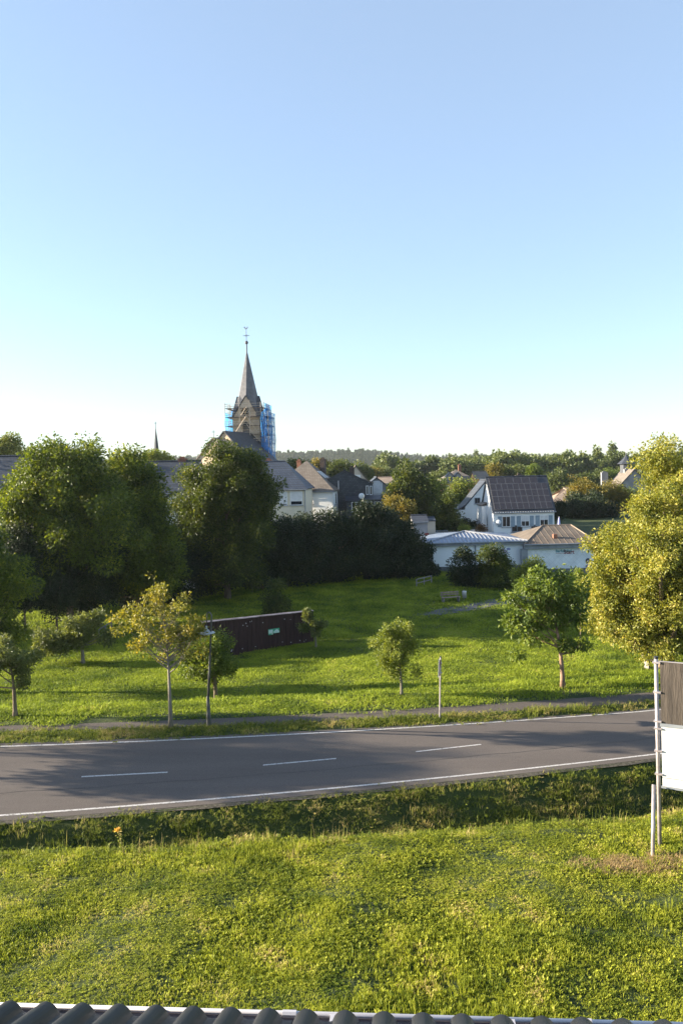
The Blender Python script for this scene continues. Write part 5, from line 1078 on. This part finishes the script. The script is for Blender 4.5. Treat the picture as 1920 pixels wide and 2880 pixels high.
# sign pole with an edge-on triangular traffic sign
sx, sy = 3.71, 32.62; sz = H(sx, sy); spz = P(1238, 1848, sy)[2] - sz; sn = tag(empty('sign_pole', (sx, sy, sz)), 'thin pole by the path with triangular road sign seen from its edge', 'road sign')
dxx = P(1238, 1848, sy)[0] - sx
MB().tube([(0, 0, -.1), (dxx, 0, spz)], .032, 8).build('pole', M_galv, sn); MB().tube([(dxx, 0, spz - .01), (dxx, 0, spz + .03)], .038, 8).build('cap', M_black, sn)
za, zb_ = P(1238, 1854, sy)[2] - sz, P(1238, 1899, sy)[2] - sz; sa = R(78)
def TS(s, o_, z_): return (dxx + s * math.cos(sa) - o_ * math.sin(sa) + .0, s * math.sin(sa) + o_ * math.cos(sa), z_)
M_signb = nmat('grey sign back', (.42, .42, .45), (.52, .52, .55), 3, .45, metal=.3); M_signr = nmat('red sign rim', (.6, .03, .03), (.65, .04, .04), 3, .4)
MB().slab([TS(-.38, .05, zb_), TS(.38, .05, zb_), TS(.03, .05, za), TS(-.03, .05, za)], .02).build('sign_plate', M_signb, sn)
MB().slab([TS(-.34, .029, zb_ + .02), TS(-.02, .029, za - .02), TS(.02, .029, za - .02), TS(.34, .029, zb_ + .02)], .004).build('sign_rim', M_signr, sn)
MB().slab([TS(-.25, .024, zb_ + .07), TS(0, .024, za - .12), TS(.25, .024, zb_ + .07)], .004).build('sign_face', M_trim, sn)
for z_ in (za - .15, zb_ + .1): MB().box((dxx, 0, z_), (.10, .10, .04)).build('clamp', M_galv, sn)

# billboard frame at the right edge
bx_, by_ = 7.22, 18.9; bz = H(bx_, by_)
M_boardd = nmat('weathered grey plywood', (.050, .042, .036), (.10, .082, .068), 2.2, .9, stretch=(3, 3, .35), bump=.3, detail=8)
M_boardw = nmat('stained white panel', (.30, .28, .27), (.58, .58, .58), 16, .55, lo_=.24, hi_=.30)
bb = tag(empty('billboard', (bx_, by_, bz)), 'blank road board on pipe posts, grey plywood above a white panel, at the right edge', 'billboard')
pt_ = P(1843, 1850, by_); tilt = pt_[0] - bx_; ph_ = pt_[2] - bz
MB().tube([(.0, 0, -.3), (tilt * .5, 0, ph_ * .5), (tilt, 0, ph_)], .045, 12).build('post', M_galv, bb, smooth=True); MB().tube([(tilt, 0, ph_ - .02), (tilt, 0, ph_ + .03)], .05, 12).build('post_cap', M_black, bb)
bt = P(1840, 2206, by_ - .12); f0 = (6.80, 18.25); MB().tube([(f0[0] - bx_, f0[1] - by_, H(*f0) - bz - .25), (bt[0] - bx_ - .03, -.13, bt[2] - bz)], .043, 12).build('brace', M_galv, bb, smooth=True)
th = R(-28); ux, uy = math.cos(th), math.sin(th); Wb = 3.2
def BP(s, o_, z_): return (tilt * z_ / ph_ + .09 + s * ux + o_ * uy, s * uy - o_ * ux - .02, z_)
def bzv(v): return P(1856, v, by_)[2] - bz
def panel(name, v0, v1, mat, s0=0.0, s1=Wb, o_=.06, t=.02):
    a_, b_ = bzv(v1), bzv(v0); return MB().slab([BP(s0, o_, a_), BP(s1, o_, a_), BP(s1, o_, b_), BP(s0, o_, b_)], t).build(name, mat, bb)
panel('upper_board', 1859, 2031, M_boardd); panel('white_panel', 2041, 2183, M_boardw); panel('lower_panel', 2185, 2207, M_boardw)
for v0, v1, m_ in ((1857, 1859, M_galv), (2031.3, 2040.5, M_greymetal), (2207.5, 2213, M_greymetal)): panel('rail', v0, v1, m_, s0=-.03, o_=.075, t=.05)
for v in (1862, 1945, 2027, 2047, 2110, 2175):
    z_ = bzv(v); c_ = BP(-.05, .03, z_); MB().box((c_[0] - .03, c_[1], z_), (.17, .10, .035), rz=th).build('clamp', M_galv, bb)
e_ = BP(Wb, -.05, 0); MB().tube([(e_[0], e_[1], -.6), (e_[0] + tilt, e_[1], ph_)], .045, 12).build('post', M_galv, bb, smooth=True)
r9 = np.random.default_rng(9); n9 = 60; cx9, cy9 = G(1810, 2450, 1.05)[:2]; x9 = cx9 + r9.normal(size=n9) * .75; y9 = cy9 + r9.normal(size=n9) * .16
M_straw = grassmat('dry straw', (0.30, 0.22, 0.10), (0.48, 0.34, 0.16), (0.58, 0.44, 0.24), 2.0)
grass('dry_grass', x9, y9, r9, [blades(90, .3, .06, .2, .010, 41, bend=1.6), blades(60, .3, .1, .25, .009, 42, bend=1.3)], [.6, .4], .8, M_straw, label='patch of dry cut straw round the foot of the billboard')
# yellow flower by the ditch
fx, fy = G(350, 2398, 1.0)[:2]; fx, fy = P(350, 2395, 19.7)[0], 19.7; fz = H(fx, fy)
tp_ = P(330, 2334, fy)
fl_ = tag(empty('ragwort', (fx, fy, fz)), 'single tall yellow flowering weed at the edge of the ditch', 'wildflower')
hh = tp_[2] - fz; ex = tp_[0] - fx
MB().tube([(0, 0, 0), (ex * .3, 0, hh * .5), (ex, 0, hh)], [.012, .010, .007], 6).build('stem', nmat('brown green stem', (.15, .13, .04), (.22, .18, .06), 4, .8), fl_)
vf, qf = leaf_quads(np.array([(ex * t, 0, hh * t) for t in np.linspace(.15, .9, 9)]), 7, .025, .09, np.random.default_rng(3), .1, 1, .35); np_mesh('leaves', vf, qf, M_bank, fl_)
vf, qf = leaf_quads(np.array([(ex, 0, hh), (ex + .04, 0, hh - .01), (ex - .05, 0, hh - .02), (ex + .02, .03, hh + .02)]), 26, .02, .035, np.random.default_rng(4), -.3, .5, .8)
M_fly, t_, b__ = base_mat('yellow petals'); b__.inputs['Base Color'].default_value = (.75, .42, .02, 1); np_mesh('flower_head', vf, qf, M_fly, fl_)

# benches, bin, rails
def bench(label, u, v, Y, ang):
    x, z = P(u, v, Y)[0], H(P(u, v, Y)[0], Y); o = tag(empty('bench', (x, Y, z), ang), label, 'bench'); mw = nmat('weathered bench wood', (.20, .15, .11), (.32, .25, .19), 4, .85)
    MB().box((0, -.18, .45), (1.7, .12, .05)).box((0, -.03, .45), (1.7, .12, .05)).box((0, .12, .45), (1.7, .12, .05)).build('seat', mw, o)
    MB().box((0, .25, .66), (1.7, .04, .13)).box((0, .28, .84), (1.7, .04, .13)).build('backrest', mw, o)
    for s in (-.7, .7): MB().box((s, .0, .21), (.09, .45, .43)).box((s, .27, .62), (.07, .05, .5)).build('leg', nmat('bench concrete', (.16, .15, .14), (.22, .21, .2), 4, .9), o)
bench('weathered wooden bench beside the gravel path at the rear of the meadow', 1267, 1690, 71, R(15))
bench('wooden bench under the lime tree, partly behind the billboard post', 1850, 1858, 45.5, R(12))
x, Y_ = P(1305, 1682, 72)[0], 72; lb_ = tag(empty('litter_bin', (x, Y_, H(x, Y_))), 'small pale grey litter bin right of the rear bench', 'litter bin')
MB().lathe((0, 0, .25), [(.0, 0), (.17, 0), (.2, .55), (.19, .6), (0, .6)], 12).build('drum', M_zinc, lb_, smooth=True); MB().tube([(.0, .15, 0), (.0, .15, .95)], .03, 6).build('post', M_galv, lb_)
def rail(label, u0, u1, Y0, Y1, h, mat, n=3):
    a_ = P(u0, 1600, Y0); b_ = P(u1, 1600, Y1); z0 = H(a_[0], Y0); o = tag(empty('rail_fence', (a_[0], Y0, z0)), label, 'fence'); D_ = (b_[0] - a_[0], Y1 - Y0, H(b_[0], Y1) - z0)
    for k in range(n): t = k / (n - 1); MB().box((D_[0] * t, D_[1] * t, D_[2] * t + h / 2 - .1), (.09, .09, h + .2)).build('post', mat, o)
    for zz_ in (h, h * .5): MB().tube([(0, -.05, zz_), (D_[0], D_[1] - .05, D_[2] + zz_)], .04, 6).build('rail', mat, o)
rail('low pale rail at the foot of the dark trees near the shop wall', 1170, 1212, 80, 82, .75, M_galv, 3)
rail('wooden handrail in the shade behind the apple tree', 272, 308, 58, 61, 1.0, nmat('grey rail wood', (.14, .13, .12), (.2, .19, .17), 4, .9), 3)

# ------------------------------------------------------------------ the roof below the viewer's window
eave_z = 7.69; eA = P(0, 2822, 3.5); eB = P(1920, 2872, 3.3)
ea = math.atan2(-.24, eB[0] - eA[0]); cE = ((eA[0] + eB[0]) / 2, 3.36)
rf = tag(empty('tiled_roof', (cE[0], cE[1], eave_z), ea), 'anthracite roof of rounded clay tiles with a pale gutter along the bottom edge', 'roof')
M_tile = nmat('anthracite tile glaze', (.008, .009, .0125), (.014, .0155, .021), 3, .5, bump=.15, bscale=120, spec=.5)
slp = R(21); wv_ = .162; course = .34; ncrs = 6; Lx = 3.6
def prof(s):    # height of the tile across its width; s in rolls
    f = s - math.floor(s); r0 = .30
    if f < .68: return .050 * math.sin(math.pi * f / .68) ** .6
    return -.004 * math.sin(math.pi * (f - .68) / .32)
tl_ = MB(); NX = 30
for c_ in range(ncrs):
    for k in range(int(-Lx / wv_ / 2) - 1, int(Lx / wv_ / 2) + 2):     # each tile is two rolls wide
        s0 = k * 2; vs = []
        y1 = -c_ * course + 0.02; y0 = y1 - course - .03       # y1 front (lower) edge; the slope rises toward the viewer (-y)
        for j, yl in enumerate((y0, y1)):
            lift = (.0 if j == 0 else .022) + (0)
            for i in range(NX + 1):
                s = s0 + .03 + 1.94 * i / NX; h_ = prof(s); x = (s - 1) * wv_
                zl = -(yl) * math.tan(slp) + h_ + lift; vs.append((x, yl, zl))
        for i in range(NX + 1):        # front lip
            s = s0 + .03 + 1.94 * i / NX; vs.append(((s - 1) * wv_, y1 - .002, -(y1) * math.tan(slp) + prof(s) + .022 - .018))
        n1_ = NX + 1
        fs = [(i, i + 1, n1_ + i + 1, n1_ + i) for i in range(NX)] + [(n1_ + i, n1_ + i + 1, 2 * n1_ + i + 1, 2 * n1_ + i) for i in range(NX)]
        tl_.add(vs, fs)
to = tl_.build('tiles', M_tile, rf, smooth=True)
MB().slab([(-Lx, .0, -.03), (Lx, .0, -.03), (Lx, -2.2, -.03 + 2.2 * math.tan(slp)), (-Lx, -2.2, -.03 + 2.2 * math.tan(slp))], -.0).build('underlay', M_black, rf)
gv = []; gf = []; ng_ = 10
for j, x in enumerate(np.linspace(-Lx, Lx, 2)):
    for i in range(ng_ + 1):
        th_ = math.pi * i / ng_ + math.pi; gv.append((x, .005 + .066 * math.cos(th_), -.005 + .066 * math.sin(th_)))
gf = [(i, i + 1, ng_ + 2 + i, ng_ + 1 + i) for i in range(ng_)]
M_gut = nmat('pale gutter metal', (.24, .215, .23), (.30, .27, .285), 3, .5)
gt = MB().add(gv, gf).build('gutter', M_gut, rf, smooth=True)
MB().tube([(-Lx, .078, .0), (Lx, .078, .0)], .013, 8).build('gutter_bead', M_zinc, gt, smooth=True)
for x in np.arange(-1.5, 1.6, .75): MB().box((x, .005, .008), (.025, .13, .006)).build('gutter_bracket', M_zinc, gt)
for x in (-.19, 1.05): MB().tube([(x - .03, .078, .0), (x + .03, .078, .0)], .0165, 8).build('gutter_joint', M_zinc, gt)
MB().box((0, -1.3, -3.6 - .06), (2 * Lx, 2.2, 7.0)).build('wall', M_white, rf)

# ------------------------------------------------------------------ haze
hz_ = bpy.data.materials.new('haze air'); hz_.use_nodes = True; t_ = hz_.node_tree; t_.nodes.clear()
pv = t_.nodes.new('ShaderNodeVolumePrincipled'); pv.inputs['Color'].default_value = (.86, .93, 1, 1); pv.inputs['Density'].default_value = HAZE; pv.inputs['Anisotropy'].default_value = .3
mo = t_.nodes.new('ShaderNodeOutputMaterial'); t_.links.new(pv.outputs[0], mo.inputs['Volume'])
ho = MB().box((0, 1230, -10), (4480, 2840, 120)).build('haze', hz_); tag(ho, kind='stuff')
